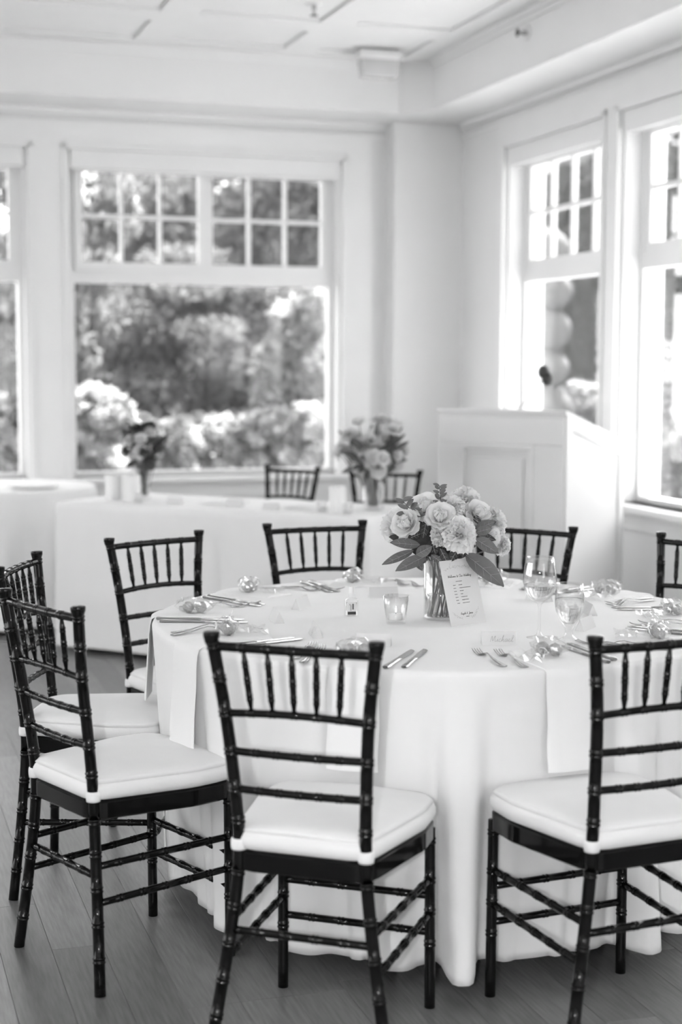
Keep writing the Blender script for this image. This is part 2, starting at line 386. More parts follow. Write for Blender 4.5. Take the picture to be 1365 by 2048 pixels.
def make_chair(name):
    root = empty(name)
    kp = [(.200, -.022, 0), (.168, -.008, .20), (.146, .0, .36), (.140, .0, .458), (.144, -.012, .58), (.156, -.0345, .744), (.1775, -.055, .905)]
    for s in (-1, 1):
        path = [(s*x, y, z) for x, y, z in kp]
        mb = MB(); zs = [.08, .16, .24, .32, .395, .508, .578, .66, .742, .815, .885]
        P = catmull(path, 5); L = [0]
        for i in range(1, len(P)): L.append(L[-1]+(P[i]-P[i-1]).length)
        fr = [float(np.interp(z, [p.z for p in P], L))/L[-1] for z in zs]
        ringed(mb, path, .0135, fr, 12, m=5)
        mb.lathe([(.0135, -.010), (.0155, -.002), (.0172, .004), (.0176, .0115), (.0168, .0135), (.002, .014)], 12, (s*.1777, -.0553, .9), cap1=True)
        mb.build('back_post', 'lacquer', root)
    for s in (-1, 1):
        mb = MB(); ringed(mb, [(s*.179, .36, 0), (s*.177, .357, .42)], .0125, [.36, .535, .71, .93], 12); mb.build('front_leg', 'lacquer', root)
    def bow(z, hw, y, dy, dz=0, n=7): return [(hw*(2*k/(n-1)-1), y-dy*(1-(2*k/(n-1)-1)**2), z+dz*(1-(2*k/(n-1)-1)**2)) for k in range(n)]
    sp = [.18, .34, .5, .66, .82]
    at_t, Tt = ringed(MB(), bow(.884, .166, -.053, .010, .001), .0098, sp, 10)
    mb = MB(); ringed(mb, bow(.884, .166, -.053, .010, .001), .0098, sp, 10); mb.build('top_rail', 'lacquer', root)
    mb = MB(); at_b, Tb = ringed(mb, bow(.742, .148, -.0345, .010, .007), .0082, sp, 10); mb.build('spindle_rail', 'lacquer', root)
    for f in sp:
        a, b = at_t(f*Tt), at_b(f*Tb)
        mb = MB(); ringed(mb, [b, a], .0072, [.25, .5, .75], 8, taper=lambda t: .45+.55*min(1, min(t, 1-t)/.28)); mb.build('spindle', 'lacquer', root)
    for z, hw, y in ((.66, .142, -.023), (.577, .136, -.011)):
        mb = MB(); ringed(mb, bow(z, hw, y, .008), .0085, sp, 10); mb.build('cross_rail', 'lacquer', root)
    seat = [(-.150, -.012), (.150, -.012), (.197, .372), (-.197, .372)]
    def outline(off, z, bulge=.012):
        c = [(-.150-off, -.012-off), (.150+off, -.012-off), (.197+off, .25), (.190+off, .372+off), (0, .385+off+bulge), (-.190-off, .372+off), (-.197-off, .25)]
        return [(x, y, z) for x, y in rounded(c, [.05, .05, .15, .055, .5, .055, .15], 5)]
    mb = MB(); mb.loft([outline(-.004, .400), outline(0, .404), outline(0, .440), outline(-.004, .444), outline(-.03, .444)]); mb.build('seat_frame', 'lacquer', root, auto=40)
    mb = MB()
    lo = [outline(-.010, .445), outline(-.001, .449), outline(.004, .460), outline(.004, .472), outline(.0, .482), outline(-.003, .4835), outline(-.003, .4855), outline(.0, .487), outline(-.008, .496), outline(-.03, .5035), outline(-.07, .509), outline(-.13, .512)]
    # scale inner rings about the seat centre
    def shrink(k, z): return [(x*k, .18+(y-.18)*k, z) for x, y, _ in outline(-.012, 0)]
    lo = lo[:9]+[shrink(.93, .5015), shrink(.82, .5055), shrink(.62, .5095), shrink(.35, .5115), shrink(.08, .512)]
    cu = mb.loft(lo).build('cushion', 'cushion', root)
    for s in (-1, 1):
        mb = MB(); mb.loft([[((s*.1405)+r*math.cos(t), r*math.sin(t)*1.0, z) for t in [2*PI*k/14 for k in range(14)]] for r, z in ((.0135, .444), (.0165, .445), (.0175, .451), (.0175, .462), (.0165, .468), (.0135, .469))], False, False)
        mb.box(s*.135-.012, s*.135+.012, .004, .024, .447, .465, bev=.003)
        mb.build('strap', 'cushion', cu)
    def cyl(name, p, q, rings, r=.0088):
        mb = MB(); ringed(mb, [p, q], r, rings, 9); mb.build(name, 'lacquer', root)
    for z in (.262, .177): cyl('stretcher', (-.178, .358, z), (.178, .358, z), [.2, .4, .6, .8])
    for s in (-1, 1):
        for zf, zr in ((.302, .292), (.222, .208)):
            xr = float(np.interp(zr, [0, .2, .36], [.200, .168, .146])); yr = float(np.interp(zr, [0, .2, .36], [-.022, -.008, 0]))
            cyl('stretcher', (s*xr, yr, zr), (s*.178, .358, zf), [.16, .33, .5, .67, .84])
    cyl('stretcher', (-.155, -.005, .270), (.155, -.005, .270), [.2, .4, .6, .8])
    return root
TC = Vector((.272, 4.331)); TR = .79; TZ = .758
G8 = 'black chairs around the big round table'
chairs = [
 ('A', -.079, 3.171, -.328, 'black bamboo-style chair nearest the camera, centre front, back to us', G8),
 ('B', .658, 3.261, .409, 'black chair at front right, cut by the right edge, white cushion facing the goblets', G8),
 ('C', -.663, 3.677, -.890, 'black chair at front left with its white cushion turned half sideways', G8),
 ('D', -.850, 4.356, -1.668, 'black chair at far left behind another chair, facing right towards the table', G8),
 ('F', -.560, 4.966, -2.390, 'black chair behind the left end of the round table, facing us at an angle', G8),
 ('E', -.068, 5.363, 3.524-2*PI, 'black chair behind the round table, centred before the white head table', G8),
 ('G', .607, 5.325, 2.611, 'black chair behind the white bouquet and wine glass, before the lectern', G8),
 ('H', 1.107, 4.939, 2.170, 'black chair back at right edge behind the round table, against the white wall', G8),
 ('X', -.297, 8.32, 2.47, 'distant blurred black chair back seen above the middle of the head table', 'black chairs behind the head table'),
 ('Y', .225, 8.03, 3.05, 'distant blurred black chair half hidden behind the far right bouquet', 'black chairs behind the head table'),
]
proto = make_chair('chiavari_chair')
KIDS_PROTO = list(proto.children)
for k, (n, x, y, th, lab, grp) in enumerate(chairs):
    c = proto if k == 0 else copy_tree(proto)
    c.location = (x, y, 0); c.rotation_euler = (0, 0, th)
    tag(c, lab, 'chair', grp)

# ------------------------------------------------------------------ main table
t = empty('round_table', (TC.x, TC.y, 0), 0, 'round banquet table whose metal leg tips show below the long white cloth', 'table')
mb = MB(); mb.lathe([(.02, .73), (TR-.012, .73), (TR-.005, .735), (TR-.005, TZ-.009), (TR-.012, TZ-.004), (.02, TZ-.004)], 64, cap0=True, cap1=True); mb.build('tabletop', 'wood', t, auto=30)
for a in (-62, -34, 53, 125, 160, 208):
    ca, sa = math.cos(math.radians(a)), math.sin(math.radians(a)); mb = MB(); r = .60 if a != -62 else .68
    mb.tube([(r*.97*ca, r*.97*sa, .73), (r*ca, r*sa, .02)], .0125, 12); mb.lathe([(.0145, 0), (.0145, .022), (.0125, .024)], 12, (r*ca, r*sa, 0), cap0=True)
    mb.build('leg', 'chrome', t)
lobes = [(-89.3, .145, 2.5), (-55.4, .125, 2.7), (-100.8, .065, 4.0), (-84.3, -.02, 1.8), (-94.2, -.018, 1.2), (-95.2, .014, .9), (-108, .014, 1.2), (-119, .040, 4.4), (-126.5, .016, 1.1), (-136, .055, 3.4), (-144, .012, 1.2), (-155, -.02, 4), (-166, .02, 3), (-80.5, .010, 1.2), (-70.5, .016, 1.2), (-64, .015, 3), (-44, .08, 3), (-25, .08, 4), (-8, .07, 4), (10, .08, 4), (28, .07, 5), (47, .08, 4), (66, .07, 4), (85, .08, 5), (104, .07, 4), (122, .08, 4), (140, .07, 4), (158, .055, 4), (174, .04, 4)]
def lobe(th, k):
    s = 0
    for c, a, wd in lobes:
        d = (th-c+180) % 360-180; s += a*math.exp(-abs(d/(wd*k))**4.6)
    return s
DENT = [(142.7, .635), (108.2, .675), (71.4, .635), (36, .62)]   # chair seats push the cloth in
def cloth_loop(t_, n=480):
    out = []
    for j in range(n):
        th = -180+360*j/n
        k = 1.6-.6*t_
        r = TR+.002-.055*t_+lobe(th, k)*(t_**1.15)*.95 + .002*math.sin(math.radians(th*23))*t_
        for ca, rf in DENT:
            d = abs((th-ca+180) % 360-180); wgt = 1 if d < 17 else max(0, 1-(d-17)/8)
            kk = min(1, max(0, (t_-.03)/.27)); lim = rf/max(.9, math.cos(math.radians(min(d, 18))))
            if wgt > 0: r = r+(min(r, TR+(lim-TR)*kk)-r)*(wgt*wgt*(3-2*wgt))
        z = TZ-.012-(TZ-.012-.055)*t_ - (.008*math.sin(math.radians(th*3+40)))*t_
        out.append((r*math.cos(math.radians(th)), r*math.sin(math.radians(th)), z))
    return out
def disc(r, z, n=480): return [(r*math.cos(math.radians(-180+360*j/n)), r*math.sin(math.radians(-180+360*j/n)), z) for j in range(n)]
mb = MB()
loops = [disc(.01, TZ), disc(.3, TZ), disc(.6, TZ), disc(TR-.012, TZ), disc(TR-.006, TZ-.001), disc(TR-.001, TZ-.005)]
ts = [0, .02, .05, .1, .16, .23, .31, .4, .5, .6, .7, .8, .9, .97, 1.0]
loops += [cloth_loop(q) for q in ts]
mb.loft(loops, cap0=True, cap1=False)
cl = mb.build('tablecloth', 'linen', None, loc=(TC.x, TC.y, 0)); md = cl.modifiers.new('thick', 'SOLIDIFY'); md.thickness = .0022; md.offset = -1
tag(cl, 'long white tablecloth falling in deep folds from the big round table', 'tablecloth')

# place settings ----------------------------------------------------
def fork_mesh():
    mb = MB(); L = .205
    # spine profile (along y): handle 0 .. L ; (y, z, halfwidth)
    prof = [(0, .004, .0085), (.004, .0045, .0100), (.02, .0045, .0095), (.06, .006, .0060), (.095, .011, .0033), (.12, .0135, .0030), (.135, .011, .0055), (.145, .0065, .0098), (.155, .0035, .0118), (.163, .0030, .0122)]
    loops = []
    for y, z, hw in prof: loops.append([(-hw, y, z), (-hw*.5, y, z+.0012), (hw*.5, y, z+.0012), (hw, y, z), (hw*.5, y, z-.0008), (-hw*.5, y, z-.0008)])
    mb.loft(loops)
    for k in range(4):
        x = -.0096+k*.0064
        tl = [(.162, .0030, .0019), (.175, .0035, .0018), (.19, .006, .0016), (.203, .0105, .0009)]
        mb.loft([[(x-h, y, z), (x, y, z+.0009), (x+h, y, z), (x, y, z-.0007)] for y, z, h in tl])
    o = mb.build('fork', 'steel'); me = o.data; bpy.data.objects.remove(o); return me
def knife_mesh():
    mb = MB()
    prof = [(0, .005, .0065, .004), (.004, .0052, .0088, .0048), (.015, .0052, .0092, .0048), (.05, .005, .0072, .0042), (.10, .0048, .0062, .004), (.118, .0045, .0072, .0034), (.124, .0045, .0060, .0016)]
    loops = []
    for y, z, hw, hz in prof: loops.append([(hw*math.cos(a), y, z+hz*math.sin(a)) for a in [2*PI*k/8 for k in range(8)]])
    mb.loft(loops)
    bl = [(.122, -.006, .006), (.135, -.0072, .0082), (.17, -.0076, .0098), (.205, -.0074, .0105), (.225, -.0068, .0085), (.237, -.0058, .003), (.241, -.005, -.002)]
    mb.loft([[(x0, y, .0052), (x1, y, .0047), (x1, y, .0043), (x0, y, .0036)] for y, x0, x1 in bl])
    o = mb.build('knife', 'steel', auto=35); me = o.data; bpy.data.objects.remove(o); return me
FORK, KNIFE = fork_mesh(), knife_mesh()
def napkin_mesh(w_, inn, drop, seed):
    r_ = random.Random(seed); mb = MB(); pts = []
    # local frame: y toward table centre from the edge, z height above cloth top; the cloth side falls at y<0
    path = [(inn, .0), (inn*.5, .0), (.02, .0), (.004, -.001), (-.004, -.006), (-.008, -.02)]
    for k in range(1, 9): path.append((-.010-.012*k/8, -.02-(drop-.02)*k/8))
    loops = []
    for i, (y, z) in enumerate(path):
        hw = w_/2; wv = .0015*math.sin(i*1.3+seed)
        th = .0075 if i < 4 else .0085
        up = (0, 1) if i < 3 else ((-.7, .7) if i < 5 else (-1, 0))
        row = []
        ns = 8
        for k in range(ns+1):
            x = -hw+2*hw*k/ns; edge = 1-abs(2*k/ns-1)**6
            off = th*(.35+.65*edge)+.0016*math.sin(3*x/hw+i*.5+seed)
            row.append((x+wv, y+up[0]*off, z+up[1]*off))
        for k in range(ns, -1, -1):
            x = -hw+2*hw*k/ns; row.append((x+wv, y+up[0]*.0012, z+up[1]*.0012))
        loops.append(row)
    mb.loft(loops); return mb
def sphere_pts(n1, n2, f):
    loops = []
    for i in range(1, n1):
        th = PI*i/n1
        loops.append([f(math.sin(th)*math.cos(2*PI*j/n2), math.sin(th)*math.sin(2*PI*j/n2), math.cos(th)) for j in range(n2)])
    return loops
def favour(seed, loc, rz, label, open_dir=1):
    """two foil sweets tied in a clear bag, the bag's gathered neck spreading to one side"""
    r_ = random.Random(seed); root = empty('favour_bag', loc, rz, label, 'favour bag', 'clear favour bags on the round table')
    for k, (x, y) in enumerate(((-.0175, 0), (.0175, .004))):
        mb = MB(); ph = r_.random()*6
        mb.loft(sphere_pts(10, 14, lambda X, Y, Z: (x+.0165*X*(1+.06*math.sin(5*X+7*Z+ph)), y+.0165*Y*(1+.06*math.sin(6*Y+ph)), .0168+.0160*Z*(1+.05*math.sin(8*X+ph)))))
        mb.build('sweet', 'foil', root)
    mb = MB()
    def sh(X, Y, Z):
        n = .78+.44*r_.random(); return (.050*X*n, .030*Y*n, max(.0012, .022+.024*Z*n))
    mb.loft(sphere_pts(9, 18, sh), True, True); bag = mb.build('bag', 'cello', root, smooth=False)
    mb = MB(); loops = []
    for i in range(7):
        s = i/6; wd = (.012+.045*s**.8); row = []
        for j in range(9):
            u = 2*j/8-1; row.append((u*wd, .022+.085*s+.006*r_.uniform(-1, 1), max(.0015, .016-.008*s+.009*math.sin(j*2.1+i)+.004*r_.uniform(-1, 1))))
        loops.append(row)
    mb.loft(loops, False, False, closed=False); mb.build('bag_neck', 'cello', root, smooth=False)
    mb = MB(); mb.tube([(.013*math.cos(a), .024+.004*math.sin(a), .014+.009*math.sin(a)) for a in [2*PI*k/10 for k in range(11)]], .0013, 5); mb.build('tie', 'whiteplastic', root)
    return root
# stroke letters for handwriting and print
GL = {
 'W': (1.15, [[(0,1),(.25,0),(.5,.8),(.75,0),(1.1,1.05)]]), 'e': (.5, [[(0,.15),(.3,.3),(.25,.48),(.08,.4),(.05,.12),(.25,0),(.5,.15)]]),
 'l': (.36, [[(0,.1),(.3,.8),(.2,1.05),(.1,.8),(.1,.1),(.2,0),(.36,.12)]]), 'c': (.45, [[(.34,.42),(.15,.46),(.04,.2),(.18,0),(.45,.13)]]),
 'o': (.5, [[(.25,.46),(.05,.35),(.05,.1),(.22,0),(.38,.15),(.32,.4),(.22,.46),(.5,.36)]]), 'm': (.8, [[(0,0),(.06,.45),(.08,.1),(.25,.45),(.3,.05),(.34,.2),(.52,.45),(.58,.05),(.8,.12)]]),
 't': (.36, [[(.12,.9),(.1,.12),(.2,0),(.36,.12)],[(-.05,.6),(.3,.64)]]), 'O': (.95, [[(.5,1),(.12,.8),(.08,.3),(.4,0),(.8,.3),(.8,.8),(.45,1.02),(.3,.85)]]),
 'u': (.55, [[(0,.42),(.06,.08),(.2,0),(.36,.2),(.4,.45),(.4,.08),(.55,.12)]]), 'r': (.42, [[(0,.1),(.1,.48),(.25,.42),(.24,.08),(.42,.12)]]),
 'd': (.55, [[(.36,.42),(.15,.46),(.05,.2),(.16,0),(.34,.2),(.42,1.0),(.4,.08),(.55,.12)]]), 'i': (.3, [[(0,.1),(.12,.45),(.12,.06),(.3,.12)],[(.15,.66),(.17,.7)]]),
 'n': (.58, [[(0,0),(.06,.45),(.09,.1),(.28,.45),(.36,.06),(.58,.12)]]), 'g': (.52, [[(.36,.42),(.15,.46),(.05,.2),(.18,.02),(.36,.3),(.34,-.3),(.15,-.42),(.1,-.2),(.52,.12)]]),
 'A': (.9, [[(0,0),(.35,.95),(.5,1.0),(.62,.05),(.9,.1)],[(.15,.35),(.6,.38)]]), 'a': (.52, [[(.36,.42),(.15,.46),(.05,.2),(.16,0),(.34,.25),(.38,.44),(.38,.06),(.52,.12)]]),
 'J': (.6, [[(.2,.9),(.55,1.0),(.4,.3),(.3,-.35),(.08,-.25),(.6,.2)]]), 's': (.42, [[(0,.1),(.22,.46),(.26,.2),(.18,0),(.02,.06)],[(.18,0),(.42,.12)]]),
 'M': (1.05, [[(0,0),(.15,.95),(.3,.3),(.42,.2),(.65,.98),(.75,.1),(1.05,.12)]]), 'h': (.55, [[(0,.1),(.22,.95),(.14,1.0),(.08,.1),(.22,.44),(.34,.38),(.36,.04),(.55,.12)]]),
 'L': (.75, [[(.45,1.0),(.3,1.02),(.22,.5),(.1,.05),(.3,.1),(.75,.05)]]), 'y': (.5, [[(0,.42),(.08,.1),(.25,.1),(.36,.42),(.28,-.3),(.1,-.38),(.5,.12)]]),
 '&': (.8, [[(.7,.1),(.2,.75),(.35,.95),(.45,.75),(.08,.25),(.25,0),(.65,.4)]]), ' ': (.45, []),
}
def write(mb, text, size, x0, y0, F, wd, slant=.25):
    """F(x, y) maps card coordinates to 3D; strokes are thin ribbons lying on the card"""
    x = x0
    for ch in text:
        adv, strokes = GL[ch]
        for s in strokes:
            P = catmull([(p[0], p[1], 0) for p in s], 4) if len(s) > 2 else [Vector((p[0], p[1], 0)) for p in s]
            Q = [(x+(p.x+slant*p.y)*size, y0+p.y*size) for p in P]
            for a, b in zip(Q, Q[1:]):
                dx, dy = b[0]-a[0], b[1]-a[1]; l = math.hypot(dx, dy) or 1e-9; nx, ny = -dy/l*wd/2, dx/l*wd/2
                mb.add([F(a[0]+nx, a[1]+ny), F(a[0]-nx, a[1]-ny), F(b[0]-nx, b[1]-ny), F(b[0]+nx, b[1]+ny)], [(0, 1, 2, 3)])
        x += adv*size
    return x
def text_w(text, size): return sum(GL[c][0] for c in text)*size
def place_card(loc, rz, label, text=None):
    root = empty('place_card', loc, rz, label, 'place card', 'tent place cards on the round table')
    w_, d_, h_ = .088, .028, .034; mb = MB()
    # two leaning leaves with thickness, fold at the top along x; front (writing) side faces -y
    for s in (-1, 1):
        a, b = (s*d_/2, .0003), (0, h_)
        mb.loft([[(x, a[0], a[1]), (x, b[0], b[1]), (x, b[0]-s*.0006, b[1]-.0006), (x, a[0]-s*.0008, a[1])] for x in (-w_/2, w_/2)])
    for x in (-w_/2+.001, w_/2-.001): mb.add([(x, -d_/2+.001, .0004), (x, d_/2-.001, .0004), (x, 0, h_-.001)], [(0, 1, 2)])  # end faces added over the dark open ends so they catch light
    mb.build('card', 'paper', root, smooth=False)
    if text:
        mb = MB(); sz = .0155; W_ = text_w(text, sz); sl = math.hypot(d_/2, h_)
        F = lambda x, y: (x, -d_/2+(d_/2)*(y/sl)-.0005, h_*(y/sl)+.0003)
        write(mb, text, sz, -W_/2+.006, .010, F, .0007); mb.build('handwriting', 'script_ink', root, smooth=False)
    return root
seats = {'A': (-106.8, 'nearest chair at centre front'), 'B': (-70.2, 'front right chair'), 'C': (-145, 'front left chair'), 'D': (178.7, 'far left chair'), 'F': (142.7, 'chair behind the table\'s left end'), 'E': (108.2, 'chair before the head table'), 'G': (71.4, 'chair behind the bouquet'), 'H': (36, 'chair back at right edge'), 'I': (0, 'table\'s right rim'), 'J': (-35, 'rim behind the front right chair')}
ov = {  # per seat: knives, forks, favour, card (u, v, extra rotation)
 'A': dict(k=[(.060, .008, -.02), (.100, .026, .03)], f=[(-.172, .05, .10), (-.142, .012, .07)], fav=(-.035, .10, .3), card=(-.045, .285, .15)),
 'B': dict(k=[(.104, .018, .0), (.134, .040, -.02)], f=[(-.150, .055, -.10), (-.108, .028, -.12)], fav=(.004, .125, 2.0), card=(-.030, .335, -.30)),
 'C': dict(k=[(.075, .020, -.02), (.105, .030, .0)], f=[(-.125, .015, .15), (-.160, .035, .12)], fav=(-.045, .130, -.5), card=(.07, .33, -.45)),
 'D': dict(k=[(.100, .015, -.03), (.145, .030, -.02)], f=[(-.115, .05, .1), (-.155, .08, .15)], fav=(.020, .11, 1.4), card=(.11, .345, .25)),
 'F': dict(k=[(.135, .05, -.1), (.168, .06, -.08)], f=[(-.10, .06, .35), (-.15, .10, .4)], fav=(.012, .10, .4), card=(.123, .40, .3)),
 'E': dict(k=[(.175, .05, .1), (.145, .045, .08)], f=[(-.10, .03, .1), (-.135, .07, .1)], fav=(.024, .12, .8), card=(.03, .42, -.1)),
}
dflt = dict(k=[(.11, .03, 0), (.15, .04, .02)], f=[(-.115, .05, .05), (-.15, .08, .05)], fav=(.0, .13, .5), card=(.05, .36, .1))
for n, (deg, who) in seats.items():
    a = math.radians(deg); o = Vector((math.cos(a), math.sin(a))); inn = -o; right = Vector((inn.y, -inn.x))
    rz0 = math.atan2(-inn.x, inn.y)          # local +y -> inward
    S = ov.get(n, dflt)
    def at(u, v): 
        p = TC+right*u+o*(TR-v); return (p.x, p.y)
    near = 'by the '+who
    e = TC+o*TR
    if n in 'ABCDFEGHIJ':
        nw = .125 if n != 'C' else .12
        nk = napkin_mesh(nw, .21, .235 if n != 'C' else .27, ord(n)).build('napkin', 'napkin', None, loc=(TC.x+o.x*TR+right.x*(-.01), TC.y+o.y*TR+right.y*(-.01), TZ+.0006), rotz=rz0, auto=50)
        tag(nk, 'folded white napkin hanging over the table edge '+near, 'napkin', 'folded napkins on the round table')
    for k, (u, v, dr) in enumerate(S['f']):
        fo = bpy.data.objects.new('fork', FORK); COL.objects.link(fo); p = at(u, v); fo.location = (p[0], p[1], TZ+.001); fo.rotation_euler = (0, 0, rz0+dr)
        outer = abs(u) == max(abs(q[0]) for q in S['f'])
        tag(fo, ('outer' if outer else 'inner')+' steel fork '+near, 'fork', 'steel forks on the round table')
    for k, (u, v, dr) in enumerate(S['k']):
        fo = bpy.data.objects.new('knife', KNIFE); COL.objects.link(fo); p = at(u, v); fo.location = (p[0], p[1], TZ+.001); fo.rotation_euler = (0, 0, rz0+dr)
        outer = abs(u) == max(abs(q[0]) for q in S['k'])
        tag(fo, ('outer' if outer else 'inner')+' steel knife '+near, 'knife', 'steel knives on the round table')
    u, v, dr = S['fav']; p = at(u, v); favour(ord(n), (p[0], p[1], TZ+.0085), rz0+dr, 'clear bag of foil sweets on the napkin '+near)
    u, v, dr = S['card']; p = at(u, v)
    place_card((p[0], p[1], TZ+.0006), rz0+dr, {'B': 'white tent place card with a name in script beside the front forks', 'C': 'white tent place card with two script letters left of the small bottle'}.get(n, 'blank-sided white tent place card '+near), {'B': 'Michael', 'C': 'Ly'}.get(n))

# ------------------------------------------------------------------ centrepiece
VX, VY = .277, 4.278
VR, VH = .0475, .168
v = empty('glass_vase', (VX, VY, TZ), 0, 'clear cylindrical glass vase of stems behind the menu card', 'vase')
mb = MB(); mb.lathe([(.001, .004), (VR-.006, .004), (VR-.001, .008), (VR, .016), (VR, VH-.001), (VR-.0015, VH), (VR-.003, VH-.001), (VR-.003, .018), (VR-.006, .012), (.001, .011)], 40); mb.build('glass', 'glass', v)
mb = MB(); mb.lathe([(.001, .0115), (VR-.0062, .0125), (VR-.0034, .02), (VR-.0034, .070), (.001, .070)], 40, cap1=False); mb.build('water', 'water', v)

def petal_grid(mb, base, axis_u, axis_n, length, width, curl, ruffle, ph, nl=5, nw=5, cup=.0):
    """one petal: grows from base along axis_u, curling toward axis_n; width across"""
    U = Vector(axis_u).normalized(); Nn = Vector(axis_n).normalized(); Wd = U.cross(Nn).normalized(); Nn = Wd.cross(U).normalized()
    vs = []; fs = []
    for i in range(nl+1):
        s = i/nl; ang = curl*s; w_ = width*(math.sin(min(1, s*1.15+.12)*PI*.62))
        c = Vector(base)+U*(length*s*math.cos(ang*.6))+Nn*(length*s*math.sin(ang*.6))
        for j in range(nw+1):
            u = 2*j/nw-1
            rf = ruffle*s*s*math.sin(u*7+ph)+ruffle*.6*s*s*math.sin(u*13+ph*2)
            tip = -.16*length*s*abs(u)**2.2+ruffle*.5*s*math.sin(u*11+ph)
            vs.append(c+Wd*(w_*u)+Nn*(rf+cup*width*u*u)+U*tip)
    for i in range(nl):
        for j in range(nw):
            a = i*(nw+1)+j; fs.append((a, a+1, a+nw+2, a+nw+1))
    mb.add(vs, fs)
def frame_of(d):
    d = Vector(d).normalized(); h = Vector((0, 0, 1)) if abs(d.z) < .9 else Vector((1, 0, 0)); x = d.cross(h).normalized(); y = x.cross(d).normalized(); return x, y, d
def carnation(name, c, d, R, parent, m='petal', seed=0, stemto=None):
    r_ = random.Random(seed); x, y, z = frame_of(d); mb = MB(); C = Vector(c)-z*R*.55
    for ring, (cnt, el, ln) in enumerate(((9, .12, 1.02), (9, .42, 1.0), (8, .72, .98), (7, 1.0, .95), (5, 1.25, .92), (3, 1.45, .88))):
        for k in range(cnt):
            az = 2*PI*(k+.5*(ring % 2)+r_.uniform(-.15, .15))/cnt; e_ = el+r_.uniform(-.08, .08)
            out = x*math.cos(az)+y*math.sin(az); U = out*math.cos(e_)+z*math.sin(e_); Nn = z*math.cos(e_)-out*math.sin(e_)
            petal_grid(mb, C, U, Nn, R*ln*r_.uniform(.92, 1.08), R*.42, -.35+.2*r_.random(), R*.11, r_.random()*6, 5, 7)
    mb.lathe([(R*.05, -R*.3), (R*.2, -R*.05), (R*.24, R*.12)], 8, tuple(C-z*R*.1))
    return mb.build(name, m, parent)
def rose(name, c, d, R, parent, m='rose', seed=0):
    r_ = random.Random(seed); x, y, z = frame_of(d); mb = MB(); C = Vector(c)-z*R*.75
    for ring, (cnt, rad, el, ln, wd) in enumerate(((3, .06, 1.50, 1.28, .34), (4, .16, 1.42, 1.30, .42), (5, .28, 1.30, 1.30, .52), (5, .40, 1.12, 1.28, .60), (6, .48, .86, 1.22, .64), (5, .5, .50, 1.05, .62))):
        for k in range(cnt):
            az = 2*PI*(k+.37*ring+r_.uniform(-.08, .08))/cnt; e_ = el+r_.uniform(-.05, .05)
            out = x*math.cos(az)+y*math.sin(az); U = out*math.cos(e_)+z*math.sin(e_); Nn = z*math.cos(e_)-out*math.sin(e_)
            petal_grid(mb, C+out*rad*R*.5, U, Nn, R*ln, R*wd, (.55 if ring < 3 else -.25), R*.035, r_.random()*6, 6, 6, cup=.35)
    return mb.build(name, m, parent)
def leaf(name, base, tip, wid, nrm, parent, m='leaf', droop=.0, fold=.12, vein=True):
    B, T_ = Vector(base), Vector(tip); L = (T_-B).length; U = (T_-B).normalized(); Nn = Vector(nrm); Wd = U.cross(Nn).normalized(); Nn = Wd.cross(U).normalized()
    mb = MB(); vs = []; fs = []; n = 9; nw = 4
    for i in range(n+1):
        s = i/n; hw = wid*(math.sin(PI*min(1, s**.85))**.75)*.5+.0006; c = B+U*L*s+Nn*(droop*L*(s*(1-s))*4*.5)
        for j in range(nw+1):
            u = 2*j/nw-1; vs.append(c+Wd*hw*u+Nn*(fold*wid*u*u+.02*wid*math.sin(9*s+3*u)))
    for i in range(n):
        for j in range(nw): a = i*(nw+1)+j; fs.append((a, a+1, a+nw+2, a+nw+1))
    mb.add(vs, fs); o = mb.build(name, m, parent)
    if vein:
        mv = MB(); mv.tube([B+U*L*s+Nn*(droop*L*(s*(1-s))*2+.0009) for s in (0, .25, .5, .75, .93)], [.0011, .001, .0009, .0007, .0003], 5)
        for s in (.25, .45, .65):
            for sg in (-1, 1):
                c = B+U*L*s+Nn*(droop*L*s*(1-s)*2+.0009); e_ = c+Wd*sg*wid*.34+U*wid*.3+Nn*(fold*wid*.45)
                mv.tube([c, e_], [.0006, .0003], 4)
        mv.build('vein', 'vein', o)
    return o
PXM = 4.22/FPX
bq = empty('bouquet', (VX, VY, TZ+.10), 0, 'bouquet of white roses and carnations with big dark leaves in the glass vase', 'bouquet')
def bp(px, py, dep):          # picture-plane offsets of the real bouquet measured in metres from the vase mouth
    return ((px-886)*PXM, dep, (1242-py)*PXM-.10+.0)
def fdir(px, py, dep, up=.35): return ((px-890)/110, -.85+dep*4, (1075-py)/110*.8+up)
flw = [('c', 787, 1040, .00, 40, 'petal'), ('r', 808, 1038, -.05, 27, 'rose'), ('r', 850, 1004, -.02, 27, 'rose'), ('r', 880, 1022, -.06, 27, 'rose'), ('c', 922, 1054, -.085, 37, 'petal'),
       ('c', 910, 1001, -.02, 25, 'petal'), ('c', 941, 987, .02, 31, 'petal'), ('r', 962, 1018, -.02, 25, 'rose'), ('c', 1000, 1032, .0, 30, 'petal'), ('c', 885, 1058, -.075, 24, 'petaledge'),
       ('c', 1016, 1086, -.01, 22, 'petal'), ('c', 1004, 1062, .02, 24, 'petal'), ('r', 830, 1015, .06, 26, 'rose'), ('c', 900, 1005, .09, 34, 'petal'), ('c', 960, 1030, .1, 34, 'petal'), ('r', 985, 1065, -.03, 22, 'rose'), ('c', 840, 1040, .1, 34, 'petal')]
mouth = Vector((0, 0, .068))
